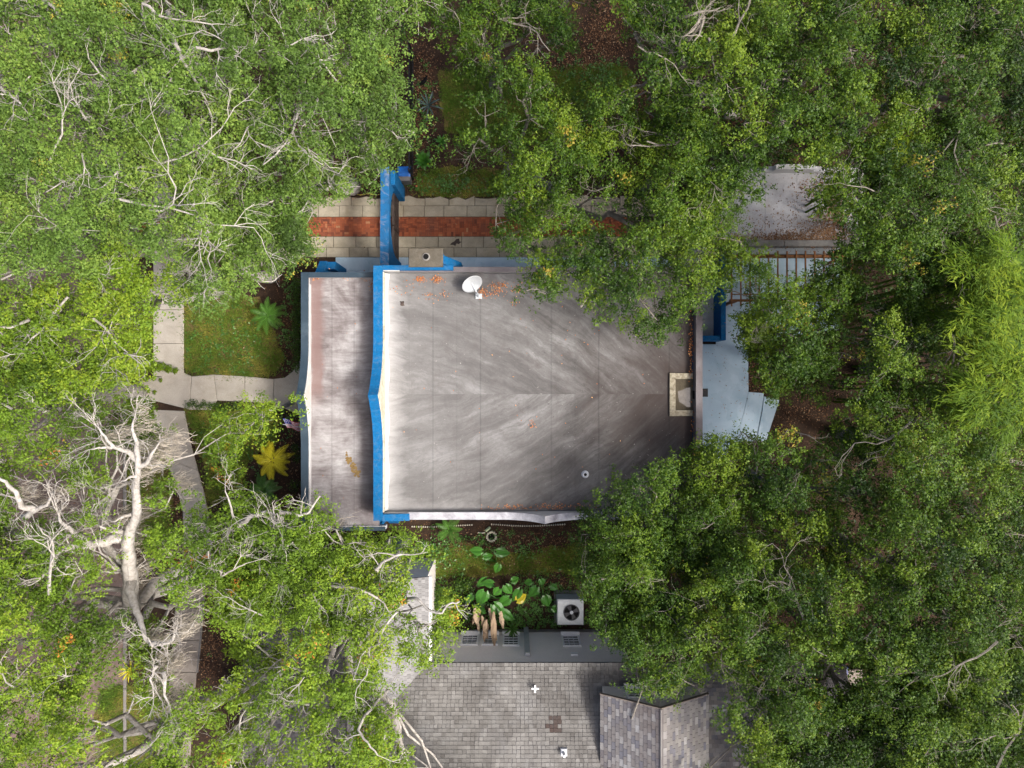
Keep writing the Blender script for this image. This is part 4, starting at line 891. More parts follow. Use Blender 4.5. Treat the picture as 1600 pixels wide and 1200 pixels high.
# name, label, photo px of the crown's middle, crown height, crown radius (m), leaf material, bark, look
TR = [
 ('live_oak', 'pale green live oak filling the top left corner of the photo', 60, 60, 12.5, 4.2, 'leaf_soft', 'bark_pale', {'limbs': LIMB_D}),
 ('live_oak', 'live oak with long bare white limb, second crown from the top left corner', 290, 70, 13.0, 4.4, 'leaf_soft', 'bark_pale', {'limbs': LIMB_A}),
 ('live_oak', 'broad pale live oak left of the black fence at the top', 500, 110, 12.5, 4.4, 'leaf_soft', 'bark_pale', {}),
 ('live_oak', 'live oak leaning over the brick street at the left edge', 70, 300, 12.5, 4.2, 'leaf_soft', 'bark_pale', {}),
 ('live_oak', 'live oak covering the upper end of the sidewalk', 250, 290, 12.0, 4.0, 'leaf_soft', 'bark_pale', {}),
 ('live_oak', 'pale live oak overhanging the front end of the brick driveway', 450, 300, 10.5, 3.6, 'leaf_soft', 'bark_pale', {}),
 ('live_oak', 'pale live oak shading the front lawn left of the palm', 330, 420, 10.0, 3.0, 'leaf_soft', 'bark_pale', {}),
 ('live_oak', 'bright yellow green oak over the street above the vine corner', 140, 500, 11.5, 3.6, 'leaf_bright', 'bark_pale', {'moss': .15}),
 ('live_oak', 'bright oak at the left edge level with the front walk', 30, 620, 11.5, 3.2, 'leaf_bright', 'bark_pale', {'moss': .3}),
 ('live_oak', 'big mossy oak with thick white twisted limbs beside the sidewalk', 200, 830, 11.2, 4.8, 'leaf_bright', 'bark_pale', {'moss': 1.0, 'hand': 1}),
 ('live_oak', 'mossy oak at the left edge below the twisted white oak', 60, 1010, 12.0, 4.0, 'leaf_bright', 'bark_pale', {'moss': .9}),
 ('live_oak', 'mossy oak filling the bottom left corner of the photo', 160, 1160, 12.0, 3.8, 'leaf_bright', 'bark_pale', {'moss': .7}),
 ('live_oak', 'bright oak with white limbs over the front corner of the blue house', 430, 850, 10.5, 4.0, 'leaf_bright', 'bark_pale', {'moss': .45, 'limbs': LIMB_B}),
 ('live_oak', 'bright oak spreading over the pale wing of the shingled house', 570, 960, 10.5, 3.8, 'leaf_bright', 'bark_pale', {'moss': .35, 'limbs': LIMB_C}),
 ('live_oak', 'bright oak over the dark shingles at the bottom, left of the bare roof', 490, 1130, 10.5, 4.0, 'leaf_bright', 'bark_pale', {'moss': .4}),
 ('live_oak', 'small bright oak over the lower front lawn with thin pale twigs', 380, 660, 9.0, 2.6, 'leaf_bright', 'bark_pale', {'moss': .5}),
 ('laurel_oak', 'dark shaded oak at the top edge right of the black fence', 770, 40, 8.0, 3.6, 'leaf_deep', 'bark', {}),
 ('laurel_oak', 'green oak over the lawn north of the driveway', 800, 210, 9.0, 3.8, 'leaf_deep', 'bark', {}),
 ('laurel_oak', 'dense green oak overhanging the roof and driveway of the blue house', 950, 400, 8.2, 4.6, 'leaf_deep', 'bark', {}),
 ('laurel_oak', 'oak with spread white bare limbs near the top, right of the leaf pile', 1090, 90, 11.0, 4.2, 'leaf_deep', 'bark', {'spray': 1.6, 'limbs': LIMB_E}),
 ('laurel_oak', 'green oak just north of the garage roof', 1080, 240, 9.5, 3.4, 'leaf_deep', 'bark', {}),
 ('laurel_oak', 'tall oak at the top right, above the garage', 1290, 120, 11.5, 4.4, 'leaf_deep', 'bark', {}),
 ('laurel_oak', 'oak filling the top right corner of the photo', 1500, 90, 11.5, 4.4, 'leaf_deep', 'bark', {'spray': 1.4}),
 ('laurel_oak', 'oak at the right of the garage with bare forked limb', 1420, 300, 10.5, 3.8, 'leaf_deep', 'bark', {'spray': 1.3}),
 ('laurel_oak', 'compact oak over the pergola and blue patio wall', 1230, 510, 7.8, 3.4, 'leaf_deep', 'bark', {}),
 ('laurel_oak', 'oak behind the pergola oak, left of the bamboo', 1430, 520, 8.8, 3.2, 'leaf_deep', 'bark', {}),
 ('laurel_oak', 'oak at the right edge directly below the bamboo', 1470, 700, 9.8, 3.8, 'leaf_deep', 'bark', {}),
 ('laurel_oak', 'dark oak overhanging the back corner of the flat roof', 1040, 800, 7.6, 3.4, 'leaf_deep', 'bark', {}),
 ('laurel_oak', 'wide oak south of the pale blue patio', 1260, 770, 8.0, 4.2, 'leaf_deep', 'bark', {}),
 ('laurel_oak', 'green oak between the air conditioner and the dormer', 1020, 980, 8.6, 3.6, 'leaf_deep', 'bark', {}),
 ('laurel_oak', 'oak over the weathered deck at the lower right', 1230, 960, 9.8, 3.8, 'leaf_deep', 'bark', {}),
 ('laurel_oak', 'oak at the right edge in the lower third', 1480, 930, 10.8, 4.2, 'leaf_deep', 'bark', {}),
 ('laurel_oak', 'oak at the bottom edge right of the dormer roof', 1270, 1140, 9.8, 3.8, 'leaf_deep', 'bark', {}),
 ('laurel_oak', 'oak filling the bottom right corner of the photo', 1500, 1140, 10.8, 4.4, 'leaf_deep', 'bark', {}),
]
TX = np.array([P(t[2], t[3], t[4] * .85)[0] for t in TR]); TY = np.array([P(t[2], t[3], t[4] * .85)[1] for t in TR])
TZ = np.array([t[4] for t in TR]); TRd = np.array([t[5] for t in TR]); TPX = np.array([t[2] for t in TR]); TPY = np.array([t[3] for t in TR])

def lowf(x, y, s, k=0):        # cheap smooth noise in -1..1
    return (np.sin(x / s * 1.7 + 1.3 * k + 1.9 * np.sin(y / s * .9 + k)) + np.sin(y / s * 1.5 - .7 * k + 1.7 * np.sin(x / s * 1.1 - 2 * k))) * .5
def assign(px, py):
    wob = 40 * lowf(px, py, 60, 2)
    d = np.hypot(px[:, None] + wob[:, None] - TPX[None], py[:, None] - wob[:, None] * .6 - TPY[None]) * ((H - TZ) / F)[None] / TRd[None]
    k = d.argmin(1); return k, d[np.arange(len(px)), k]

# boughs (clumps of foliage) on a jittered grid
sp = 38.0
jx, jy = np.meshgrid(np.arange(-85, 1690, sp), np.arange(-85, 1290, sp))
bpx = (jx + rng.uniform(-.48, .48, jx.shape) * sp).ravel(); bpy_ = (jy + rng.uniform(-.48, .48, jy.shape) * sp).ravel()
bk, bd = assign(bpx, bpy_)
ok = bd < 1.75
ok &= ~look(OPN, bpx, bpy_); 
bpx, bpy_, bk, bd = bpx[ok], bpy_[ok], bk[ok], bd[ok]
BZ = TZ[bk] * (1 - .20 * np.minimum(bd, 1.6) ** 2) + rng.normal(0, .55, len(bk))
EXTRA = [[(290, 290), (475, 325), (478, 350), (470, 405), (290, 400)], [(1140, 480), (1345, 470), (1340, 590), (1190, 590), (1130, 500)], [(1000, 260), (1150, 270), (1140, 440), (1000, 400)], [(330, 850), (560, 850), (620, 900), (620, 960), (330, 960)], [(1350, 380), (1480, 380), (1480, 600), (1350, 600)], [(300, 640), (470, 625), (470, 690), (300, 700)], [(0, 480), (190, 480), (190, 640), (0, 640)], [(880, 800), (1180, 740), (1180, 1000), (900, 980)], [(1180, 1000), (1600, 1000), (1600, 1200), (1180, 1200)]]
ex_, ey_ = rng.uniform(0, 1600, 2600), rng.uniform(200, 1200, 2600); ins = np.zeros(len(ex_), bool)
for poly in EXTRA: ins |= inpoly(ex_, ey_, poly)
ins &= ~look(OPN, ex_, ey_) & (rng.random(len(ex_)) < .55); ex_, ey_ = ex_[ins], ey_[ins]
ek, ed = assign(ex_, ey_)
bpx, bpy_, bk, bd = np.concatenate([bpx, ex_]), np.concatenate([bpy_, ey_]), np.concatenate([bk, ek]), np.concatenate([bd, ed])
BZ = np.concatenate([BZ, TZ[ek] * (1 - .20 * np.minimum(ed, 1.6) ** 2) - rng.uniform(.2, 1.6, len(ek))])
BDEN = look(DEN, bpx, bpy_)
keep = rng.random(len(bk)) < np.clip(BDEN * 1.15, 0, 1)
bpx, bpy_, bk, bd, BZ, BDEN = [a[keep] for a in (bpx, bpy_, bk, bd, BZ, BDEN)]
BTINT = rng.normal(0, .17, len(bk)) + .10 * lowf(bpx, bpy_, 90, 5) + rng.uniform(-.12, .12, len(TR))[bk]
odd = rng.random(len(bk))
tw_pos, tw_b, tw_t = [], [], []
NTW = 9
for b in range(len(bk)):
    rc = rng.uniform(.55, 1.0); n = rng.poisson(NTW) + 2
    a = rng.uniform(0, 6.283, n); r = rc * np.sqrt(rng.random(n))
    sq = rng.uniform(.65, 1.0); th = rng.uniform(0, 3.14)
    ex, ey = r * np.cos(a), r * np.sin(a) * sq
    ex, ey = ex * math.cos(th) - ey * math.sin(th), ex * math.sin(th) + ey * math.cos(th)
    c = P(bpx[b], bpy_[b], BZ[b])
    z = BZ[b] + .85 * (1 - (r / rc) ** 2) - rng.random(n) ** 2 * 1.1 + rng.normal(0, .08, n)
    tw_pos.append(np.stack([c[0] + ex, c[1] + ey, z], 1)); tw_b.append(np.full(n, b)); tw_t.append(np.full(n, BTINT[b]))
TW = np.concatenate(tw_pos); TB = np.concatenate(tw_b); TT = np.concatenate(tw_t)
kk = F / (H - TW[:, 2]); qx, qy = 800 + TW[:, 0] * kk, 600 - TW[:, 1] * kk
keep = ~look(OPN, qx, qy) & (~look(OPN2, qx, qy) | (rng.random(len(TW)) < .5))
TW, TB, TT = TW[keep], TB[keep], TT[keep]
TK = bk[TB]
# a tuft: leaves round a twig end
NV, NL = 14, 100
TV = []
for i in range(NV):
    d = rng.normal(size=(NL, 3)); d /= np.linalg.norm(d, axis=1, keepdims=True)
    rr_ = rng.random((NL, 1)) ** .6
    stem = d * np.array([.20, .20, .15]) * rr_
    lob = rng.normal(0, .21, (6, 3)) * np.array([1, 1, .6]); stem += lob[rng.integers(0, 6, NL)]
    TV.append((stem, d * .7 + np.array([0, 0, .85]) + rng.normal(0, .45, (NL, 3))))
def crown(k, parent):
    ix = np.where(TK == k)[0]
    C, N, T, S = [], [], [], []
    for t in ix:
        s, nn = TV[rng.integers(NV)]; a = rng.uniform(0, 6.283); ca, sa = math.cos(a), math.sin(a)
        rot = np.array([[ca, -sa, 0], [sa, ca, 0], [0, 0, 1]]); q = rng.uniform(.75, 1.25)
        C.append(s @ rot.T * q + TW[t]); N.append(nn @ rot.T)
        base = min(.84, .48 + TT[t] + rng.normal(0, .10))
        if rng.random() < .008: base = rng.uniform(.93, 1.0)
        T.append(np.clip(base + rng.normal(0, .13, NL), 0, 0.88 if base < .9 else 1.0)); S.append(np.full(NL, q))
    C, N, T, S = np.concatenate(C), np.concatenate(N), np.concatenate(T), np.concatenate(S)
    L = rng.uniform(.062, .112, len(C)); V, _ = leaves_np(C, N, L, L * rng.uniform(.5, .75, len(C)), T, True)
    return np_quads('crown', V, T, TR[k][6], parent, 3)

def jag(a, b_, n, amp, rr, sag=0.0):
    a, b_ = Vector(a), Vector(b_); out = []; L = (b_ - a).length
    for i in range(n + 1):
        t = i / n; p = a.lerp(b_, t); e = math.sin(math.pi * t)
        if 0 < i < n: p += Vector((rr.uniform(-1, 1), rr.uniform(-1, 1), rr.uniform(-.5, .5))) * amp * L
        p.z += sag * e * L; out.append(p)
    return out
def taper(r0, r1, n): return [r0 + (r1 - r0) * (i / n) ** .8 for i in range(n + 1)]
def spray(mb, p, d, L, r, rr, depth, free=False):
    """bare forked twigs"""
    d = d.normalized(); n = 3
    pts = [p]; q = p.copy(); dd = d.copy()
    for i in range(n):
        dd = (dd + Vector((rr.uniform(-.5, .5), rr.uniform(-.5, .5), rr.uniform(-.22, .25)))).normalized(); q = q + dd * (L / n); pts.append(q.copy())
    t_ = pts[-1]; kq = F / (H - t_.z)
    if not free and look(OPN, np.array([800 + t_.x * kq]), np.array([600 - t_.y * kq]))[0]: return
    mb.tube(pts, taper(r, r * .5, n), 4 if r > .02 else 3)
    if depth > 0:
        for k in range(rr.choice((2, 3))):
            i = rr.choice((1, 2, 3)); e = (dd + Vector((rr.uniform(-1, 1), rr.uniform(-1, 1), rr.uniform(-.25, .3)))).normalized()
            spray(mb, pts[i], e, L * rr.uniform(.5, .8), r * .55, rr, depth - 1, free)

HAND = [  # thick pale limbs of the big mossy oak: photo pixels with heights, base radius, tip radius
 ([(206, 960, 6.0), (204, 925, 7.4), (205, 895, 8.2), (199, 858, 8.8), (204, 832, 9.0), (214, 800, 9.4), (213, 765, 9.8), (217, 725, 10.4), (213, 690, 10.9), (207, 670, 11.1), (212, 645, 11.3)], .25, .02),
 ([(199, 840, 8.6), (180, 840, 8.9), (160, 848, 9.1), (138, 851, 9.3), (115, 853, 9.6), (92, 862, 9.8), (82, 885, 9.9), (66, 902, 10.0)], .17, .05),
 ([(140, 850, 9.3), (125, 838, 9.6), (108, 826, 9.9), (95, 816, 10.2), (90, 800, 10.3)], .10, .04),
 ([(38, 808, 9.6), (55, 797, 9.9), (75, 788, 10.1), (82, 770, 10.3)], .09, .04), ([(55, 797, 9.9), (33, 792, 10.2), (25, 770, 10.4), (10, 752, 10.5), (-10, 742, 10.6)], .09, .05),
 ([(216, 718, 10.4), (200, 706, 10.6), (178, 699, 10.8), (165, 683, 11.0), (150, 665, 11.1)], .085, .03), ([(178, 699, 10.8), (160, 699, 10.9), (140, 702, 11.0)], .05, .02),
 ([(217, 730, 10.3), (232, 722, 10.5), (240, 705, 10.7), (250, 690, 10.8)], .08, .02), ([(217, 742, 10.2), (205, 745, 10.3), (190, 752, 10.4)], .06, .02),
 ([(205, 895, 7.6), (204, 925, 8.6), (212, 950, 9.2), (222, 975, 9.7), (229, 1000, 10.0), (240, 1010, 10.2)], .15, .05),
 ([(236, 1005, 10.1), (255, 1008, 10.3), (270, 1000, 10.4), (274, 985, 10.5)], .06, .02), ([(245, 1040, 10.0), (235, 1060, 10.1), (240, 1090, 10.2)], .05, .02), ([(257, 1050, 10.0), (258, 1085, 10.2), (270, 1118, 10.3)], .06, .02),
 ([(214, 800, 9.2), (195, 805, 9.5), (180, 815, 9.7), (170, 812, 9.8)], .06, .02), ([(205, 832, 8.7), (170, 828, 9.3), (152, 820, 9.5)], .08, .03),
]
tree_roots = []
for k, (nm, lab, px, py, top, rad, lm, bm_, look_) in enumerate(TR):
    rr = random.Random(100 + k)
    bx_, by_ = TX[k] + rr.uniform(-.6, .6), TY[k] + rr.uniform(-.6, .6)
    best = None
    fx, fy, fz = TX[k], TY[k], top * .48
    for _ in range(400):       # stand the trunk where crowns hide it, clear of houses, drive and walks
        cx, cy = fx + rr.gauss(0, 2.3), fy + rr.gauss(0, 2.3)
        bad = 0
        if -9.6 < cx < 8.4 and -6.9 < cy < 5.9: bad += 9
        if 7.6 < cx < 15.9 and 1.4 < cy < 9.9: bad += 9
        if -12.1 < cx < 14.5 and cy < -7.6: bad += 9
        if -19.2 < cx < -18.2 or (-17.4 < cx < -14.3): bad += 4
        if cx < -18.5: bad += 1.5
        if 5.7 < cy < 9.3 and cx < 9.5: bad += 9
        for q in range(9):
            u = q / 8; z_ = fz * u; kz = F / (H - z_); X_, Y_ = cx + (cx * .5 + fx * .5 - cx) * u, cy + (cy * .5 + fy * .5 - cy) * u
            if look(OPN2, np.array([800 + X_ * kz]), np.array([600 - Y_ * kz]))[0]: bad += 2.5
        bad += .35 * math.hypot(cx - fx, cy - fy)
        if best is None or bad < best[0]: best = (bad, cx, cy)
    bx_, by_ = best[1:]
    t = thing(nm, lab, 'tree', (bx_, by_, 0), 'oaks around the houses')
    wood, tw = MB(), MB()
    fork = Vector((bx_ + (TX[k] - bx_) * .5, by_ + (TY[k] - by_) * .5, top * .48))
    r0 = .030 * top * (.4 if top < 9.1 and lm == 'leaf_bright' else 1)
    hand = look_.get('hand')
    if hand: fork = Vector(P(206, 960, 7.5))
    wood.tube(jag((bx_, by_, -.1), fork, 5, .03, rr), taper(r0 * 1.25, r0 * .5, 5), 10)
    bi = np.array([b for b in np.where(bk == k)[0] if (TB == b).sum() >= 4])
    pos = [Vector(P(bpx[b], bpy_[b], BZ[b] - .28)) for b in bi]
    if pos:
        # main limbs: one per sector
        ns = max(4, min(9, len(pos) // 5)); off = rr.uniform(0, 6.28)
        sect = {}
        for b, p in zip(bi, pos):
            a = (math.atan2(p.y - fork.y, p.x - fork.x) + off) % 6.28318; sect.setdefault((int(a / 6.28318 * ns)), []).append((b, p))
        for s_, lst in sect.items():
            lst.sort(key=lambda q: (q[1] - fork).length)
            cen = sum((q[1] for q in lst), Vector()) / len(lst); cen.z -= .35
            lp = jag(fork, cen, 5, .07, rr, .06); rl = r0 * (.26 + .022 * len(lst))
            wood.tube(lp, taper(rl, rl * .55, 5), 8)
            for b, p in lst:
                st_ = lp[rr.choice((2, 3, 4, 5))]
                q = jag(st_, p, 4, .09, rr, .03); wood.tube(q, taper(rl * .32, .022, 4), 5)
                ti = np.where(TB == b)[0]
                for t_ in ti[:(6 if bm_ == 'bark_pale' else 4)]:
                    e = Vector(TW[t_]); tw.tube(jag(p if rr.random() < .6 else q[3], e + Vector((0, 0, rr.uniform(-.05, .16))), 2, .10, rr), taper(.016, .007, 2), 3)
        pale = bm_ == 'bark_pale'; sf = look_.get('spray', 1.0) * (.36 if pale else .2)
        for b, p in zip(bi, pos):   # longer bare limbs lying over the crown
            if rr.random() < (.055 if pale else .035) * look_.get('spray', 1.0):
                d = Vector((p.x - fork.x, p.y - fork.y, 0)); d = (d.normalized() if d.length > .1 else Vector((1, 0, 0))) + Vector((rr.uniform(-.7, .7), rr.uniform(-.7, .7), .05))
                spray(tw, p + Vector((0, 0, rr.uniform(.35, .7))) - d * .8, d, rr.uniform(1.4, 2.3), rr.uniform(.035, .065), rr, 4)
        for b, p in zip(bi, pos):
            if rr.random() < sf:
                d = Vector((rr.uniform(-1, 1), rr.uniform(-1, 1), .12)); spray(tw, p + Vector((0, 0, rr.uniform(.3, .75))) - d * .4, d, rr.uniform(.5, 1.15), rr.uniform(.014, .034), rr, 3)
    if hand:
        for pts, ra, rb in HAND:
            q = [Vector(P(p[0], p[1], p[2] + 1.5)) for p in pts]; fine = []
            for i in range(len(q) - 1):
                for j in range(3):
                    fine.append(q[i].lerp(q[i + 1], j / 3) + Vector((rr.uniform(-1, 1), rr.uniform(-1, 1), rr.uniform(-1, 1))) * .03)
            fine.append(q[-1]); wood.tube(fine, taper(ra * 1.3, rb * .7, len(fine) - 1), 9)
            for _ in range(3): spray(tw, fine[-1], (fine[-1] - fine[-3]) + Vector((rr.uniform(-.2, .2), rr.uniform(-.2, .2), .05)), rr.uniform(.4, .9), max(.012, rb * .5), rr, 3, True)
            for i in range(2, len(fine), 2):
                if rr.random() < .6: d = Vector((rr.uniform(-1, 1), rr.uniform(-1, 1), .15)); spray(tw, fine[i], d, rr.uniform(.4, .9), rr.uniform(.012, .026), rr, 3, True)
    for pts, ra, rb in look_.get('limbs', []):
        q = [Vector(P(*p)) for p in pts]; fine = []
        for i in range(len(q) - 1):
            for j in range(3): fine.append(q[i].lerp(q[i + 1], j / 3) + Vector((rr.uniform(-1, 1), rr.uniform(-1, 1), rr.uniform(-1, 1))) * .03)
        fine.append(q[-1]); near = min(pos, key=lambda p_: (p_ - fine[0]).length); wood.tube(jag(near - Vector((0, 0, .4)), fine[0], 4, .06, rr)[:-1] + fine, taper(ra * 1.1, ra, 3) + taper(ra, rb, len(fine) - 1), 7)
        for i in range(1, len(fine), 2):
            if rr.random() < .6: spray(tw, fine[i], Vector((rr.uniform(-1, 1), rr.uniform(-1, 1), .1)), rr.uniform(.4, .9), rr.uniform(.012, .024), rr, 3)
        spray(tw, fine[-1], fine[-1] - fine[-3], rr.uniform(.5, .9), max(.014, rb * .7), rr, 3)
    part('trunk', wood, bm_, t, True)
    part('twigs', tw, bm_, t, kind='stuff')
    if (TK == k).any(): crown(k, t)
    mo = look_.get('moss', 0)
    if mo:
        ms_v = []; src = list(pos)
        if hand:
            for pts, ra, rb in HAND: src += [Vector(P(p[0], p[1], p[2] + 1.4)) for p in pts]
        for p in src:
            if rr.random() > mo * .5: continue
            n = rr.randint(50, 120); Lh = rr.uniform(.5, 1.9); w_ = rr.uniform(.08, .26); axis = Vector((rr.uniform(-1, 1), rr.uniform(-1, 1), 0)).normalized()
            for i in range(n):
                q = p + axis * rr.uniform(-w_ * 1.6, w_ * 1.6) + Vector((rr.gauss(0, .10), rr.gauss(0, .10), rr.uniform(-.5, .05)))
                L = Lh * rr.uniform(.2, 1.0); wd_ = rr.uniform(.004, .011)
                u_ = Vector((rr.uniform(-1, 1), rr.uniform(-1, 1), 0)).normalized() * wd_
                for s_ in range(4):
                    e = q + Vector((rr.gauss(0, .26), rr.gauss(0, .26), -1)) * (L / 4)
                    ms_v += [q - u_, q + u_, e + u_ * .8, e - u_ * .8]; q = e
        if ms_v: np_quads('spanish_moss', np.array([tuple(a) for a in ms_v]), np.zeros(len(ms_v) // 4), 'moss', t, kind='stuff')

# ================================================================== SMALLER PLANTS
def frond(mb_pts, mat, parent, leaflets=16, lw=.035, ll=.30, droop=.25, tint=.5, name='frond', vee=.45):
    """pinnate palm frond: midrib with leaflets; mb_pts: base, tip"""
    a, b_ = Vector(mb_pts[0]), Vector(mb_pts[1]); d = b_ - a; L = d.length; side = d.cross(Vector((0, 0, 1))).normalized(); m_ = MB()
    rib = [a + d * t + Vector((0, 0, .16 * L * math.sin(math.pi * t) - droop * L * t * t)) for t in (0, .2, .4, .6, .8, 1)]
    m_.tube(rib, [.02, .018, .014, .011, .008, .005], 4, tint)
    for i in range(leaflets):
        t = .14 + .86 * i / (leaflets - 1); s_ = min(int(t * 5), 4); p = rib[s_].lerp(rib[s_ + 1], t * 5 - s_) if t < 1 else rib[5]
        le = ll * (math.sin(math.pi * min(1, .25 + t * .72)) * .85 + .15)
        for sg in (-1, 1):
            e = p + side * sg * le * .82 + d.normalized() * le * vee + Vector((0, 0, -.10 * le)); dn = d.normalized() * lw
            m_.add([p - dn * .5, p + dn * .5, e * .55 + p * .45 + dn * .55 + Vector((0, 0, .02)), e, e * .55 + p * .45 - dn * .55 + Vector((0, 0, .02))], [(0, 1, 2, 3, 4)], min(1, max(0, tint + random.uniform(-.25, .25))))
    return part(name, m_, mat, parent)
def palm(px, py, z, n, L, mat, label, name='palm', cat='palm', ll=.3, up=.25, leaflets=18, lw=.04, trunk=True, name2='frond', droop=.3, tint=.5):
    c = Vector(P(px, py, z)); t = thing(name, label, cat, (c.x, c.y, 0))
    if trunk: part('trunk', MB().tube([(c.x, c.y, -.05), (c.x, c.y, z * .5), (c.x, c.y, z)], [.13, .12, .10], 8), 'bark', t)
    for i in range(n):
        a = 6.2832 * i / n + random.uniform(-.2, .2); l = L * random.uniform(.8, 1.1)
        frond((c, c + Vector((math.cos(a) * l, math.sin(a) * l, up * random.uniform(.5, 1.3)))), mat, t, leaflets, lw, ll, droop, tint + random.uniform(-.2, .2), name2)
    return t
palm(420, 493, .7, 11, .82, 'leaf_palm', 'green sago palm in the mulch bed beside the front lawn', ll=.22, lw=.026, tint=.95, leaflets=18)
palm(427, 719, 1.5, 13, .9, 'leaf_yellow', 'bright yellow palm below the front walk', ll=.24, lw=.026, tint=.95, leaflets=18)
palm(413, 765, .5, 12, .8, 'leaf_palm', 'dark green palm half hidden below the yellow palm', ll=.24, lw=.04, tint=.3)
palm(702, 826, .6, 9, .7, 'leaf_palm', 'feathery light green fern palm beside the south parapet', 'fern', 'fern', .20, .35, 16, .026, False, tint=1.0)
palm(1545, 1000, 9.2, 9, 1.0, 'leaf_palm', 'palm crown among the oaks at the lower right edge', ll=.3)
def strap_plant(px, py, z, n, L, W, mat, label, name, cat, up=.5, tint=.5, zb=0.0):
    """rosette of broad pointed leaves, each leaf a part"""
    c = Vector(P(px, py, z)); t = thing(name, label, cat, (c.x, c.y, zb))
    for i in range(n):
        a = 2.399 * i; q = (i + 1) / n; l = L * (.45 + .55 * q) * random.uniform(.9, 1.1); d = Vector((math.cos(a), math.sin(a), 0)); s = Vector((-d.y, d.x, 0)); m_ = MB(); v = []
        for j, (tt, ww) in enumerate(((0, .35), (.3, .8), (.6, 1.0), (.85, .6), (1, .05))):
            p = c + d * l * tt + Vector((0, 0, up * (1.25 - q) * tt - .35 * l * tt * tt)); v += [p - s * W * ww * .5 + Vector((0, 0, .02 * ww)), p, p + s * W * ww * .5 + Vector((0, 0, .02 * ww))]
        m_.add(v, [(3 * j + k, 3 * j + k + 1, 3 * j + 4 + k, 3 * j + 3 + k) for j in range(4) for k in range(2)], min(1, max(0, tint + random.uniform(-.25, .25)))); part('leaf', m_, mat, t)
    if zb == 0.0: part('stem', MB().cyl((c.x, c.y), .05, -.05, z, 7), 'bark', t)
    return t
strap_plant(662, 252, .3, 26, .52, .15, 'leaf_ear', 'round rosette of glossy green leaves right of the black fence', 'agave', 'plant', .5, .5)
strap_plant(670, 165, .35, 16, .75, .07, 'leaf_teal', 'dark bluish spiky plant in leaf litter right of the black fence', 'spiky_plant', 'plant', .7, .6)
strap_plant(205, 1046, 10.4, 22, .5, .035, 'leaf_yellow', 'pale spiky air plant on a mossy oak limb at the lower left', 'air_plant', 'air plant', .4, .7, 10.3)
strap_plant(800, 982, .8, 20, .55, .07, 'leaf_palm', 'dark spiky plant against the sided wall between two windows', 'spiky_plant', 'plant', .5, .4)
strap_plant(690, 222, .2, 12, .4, .10, 'leaf_ear', 'small green leafy plant at the top of the fence bed', 'bed_plant', 'plant', .4, .4)
tag(part('driftwood', MB().tube([(*P2(656, 133), .05), (*P2(661, 130), .07), (*P2(665, 126), .08), (*P2(667, 120), .07)], [.05, .09, .08, .04], 7), 'hole'), 'short black bent log lying in leaf litter by the fence', 'log')

def ear_leaf(parent, tip, base, W, tint):
    """heart-shaped elephant-ear blade on a stalk"""
    a, b_ = Vector(base), Vector(tip); d = b_ - a; L = d.length; s = d.cross(Vector((0, 0, 1))).normalized(); up = s.cross(d).normalized(); m_ = MB(); v = []
    prof = ((-.18, .30), (0, .80), (.2, 1.0), (.45, .92), (.7, .62), (.9, .24), (1.0, .02))
    for t_, ww in prof:
        p = a + d * max(t_, 0); off = d.normalized() * (L * min(t_, 0))
        c = p + Vector((0, 0, -.12 * L * t_ * t_)) + (off * 0 if t_ >= 0 else off * .2)
        v += [c + off - s * W * ww * .5 + up * (.05 * ww + .02 * random.uniform(-1, 1)), c - s * W * ww * .25 + up * .06 * ww, c, c + s * W * ww * .25 + up * .06 * ww, c + off + s * W * ww * .5 + up * (.05 * ww + .02 * random.uniform(-1, 1))]
    m_.add(v, [(5 * j + k, 5 * j + k + 1, 5 * j + 6 + k, 5 * j + 5 + k) for j in range(6) for k in range(4)], tint); return part('leaf', m_, 'leaf_ear', parent)
def ears(label, root, leaves_):
    rx, ry = P2(*root); t = thing('elephant_ear', label, 'plant', (rx, ry, 0))
    for (bx_, by_, tx_, ty_, z, W, ti) in leaves_:
        b_ = Vector(P(bx_, by_, z)); e = Vector(P(tx_, ty_, z - .12)); o = ear_leaf(t, b_.lerp(e, .9), b_, W * .86, ti)
        part('stalk', MB().tube([(rx, ry, -.03), ((rx + b_.x) / 2, (ry + b_.y) / 2, z * .75), tuple(b_ - Vector((0, 0, .01)))], [.03, .022, .014], 5, .4), 'leaf_ear', t)
    return t
ears('elephant ear plant with three broad leaves on the side lawn', (775, 878), [(752, 861, 731, 860, 1.0, .52, .75), (756, 870, 772, 868, .8, .42, .5), (776, 862, 800, 866, 1.0, .55, .35), (779, 882, 774, 897, .7, .45, .8)])
ears('dense clump of elephant ears against the yard side of the sided wall', (790, 935), [
 (757, 925, 745, 948, 1.2, .75, .45), (772, 945, 790, 965, 1.3, .7, .35), (795, 935, 775, 948, 1.2, .6, .5), (790, 915, 800, 930, 1.3, .55, .6), (812, 922, 800, 942, 1.1, .5, .55),
 (808, 938, 824, 928, 1.0, .55, 1.0), (770, 912, 750, 910, 1.2, .5, .4), (783, 955, 806, 972, .9, .6, .3), (760, 905, 742, 918, 1.0, .45, .5), (800, 908, 812, 902, 1.0, .45, .6), (780, 920, 770, 932, 1.4, .5, .65), (738, 930, 726, 945, .9, .4, .3), (745, 945, 760, 962, 1.0, .5, .3)])
ears('elephant ears left of the air conditioner', (850, 940), [(838, 918, 826, 935, 1.1, .55, .4), (852, 932, 858, 950, 1.0, .6, .5), (830, 908, 818, 912, 1.1, .4, .5), (862, 915, 872, 922, .9, .45, .35), (845, 905, 850, 915, 1.2, .42, .55), (864, 950, 880, 954, .8, .45, .4)])
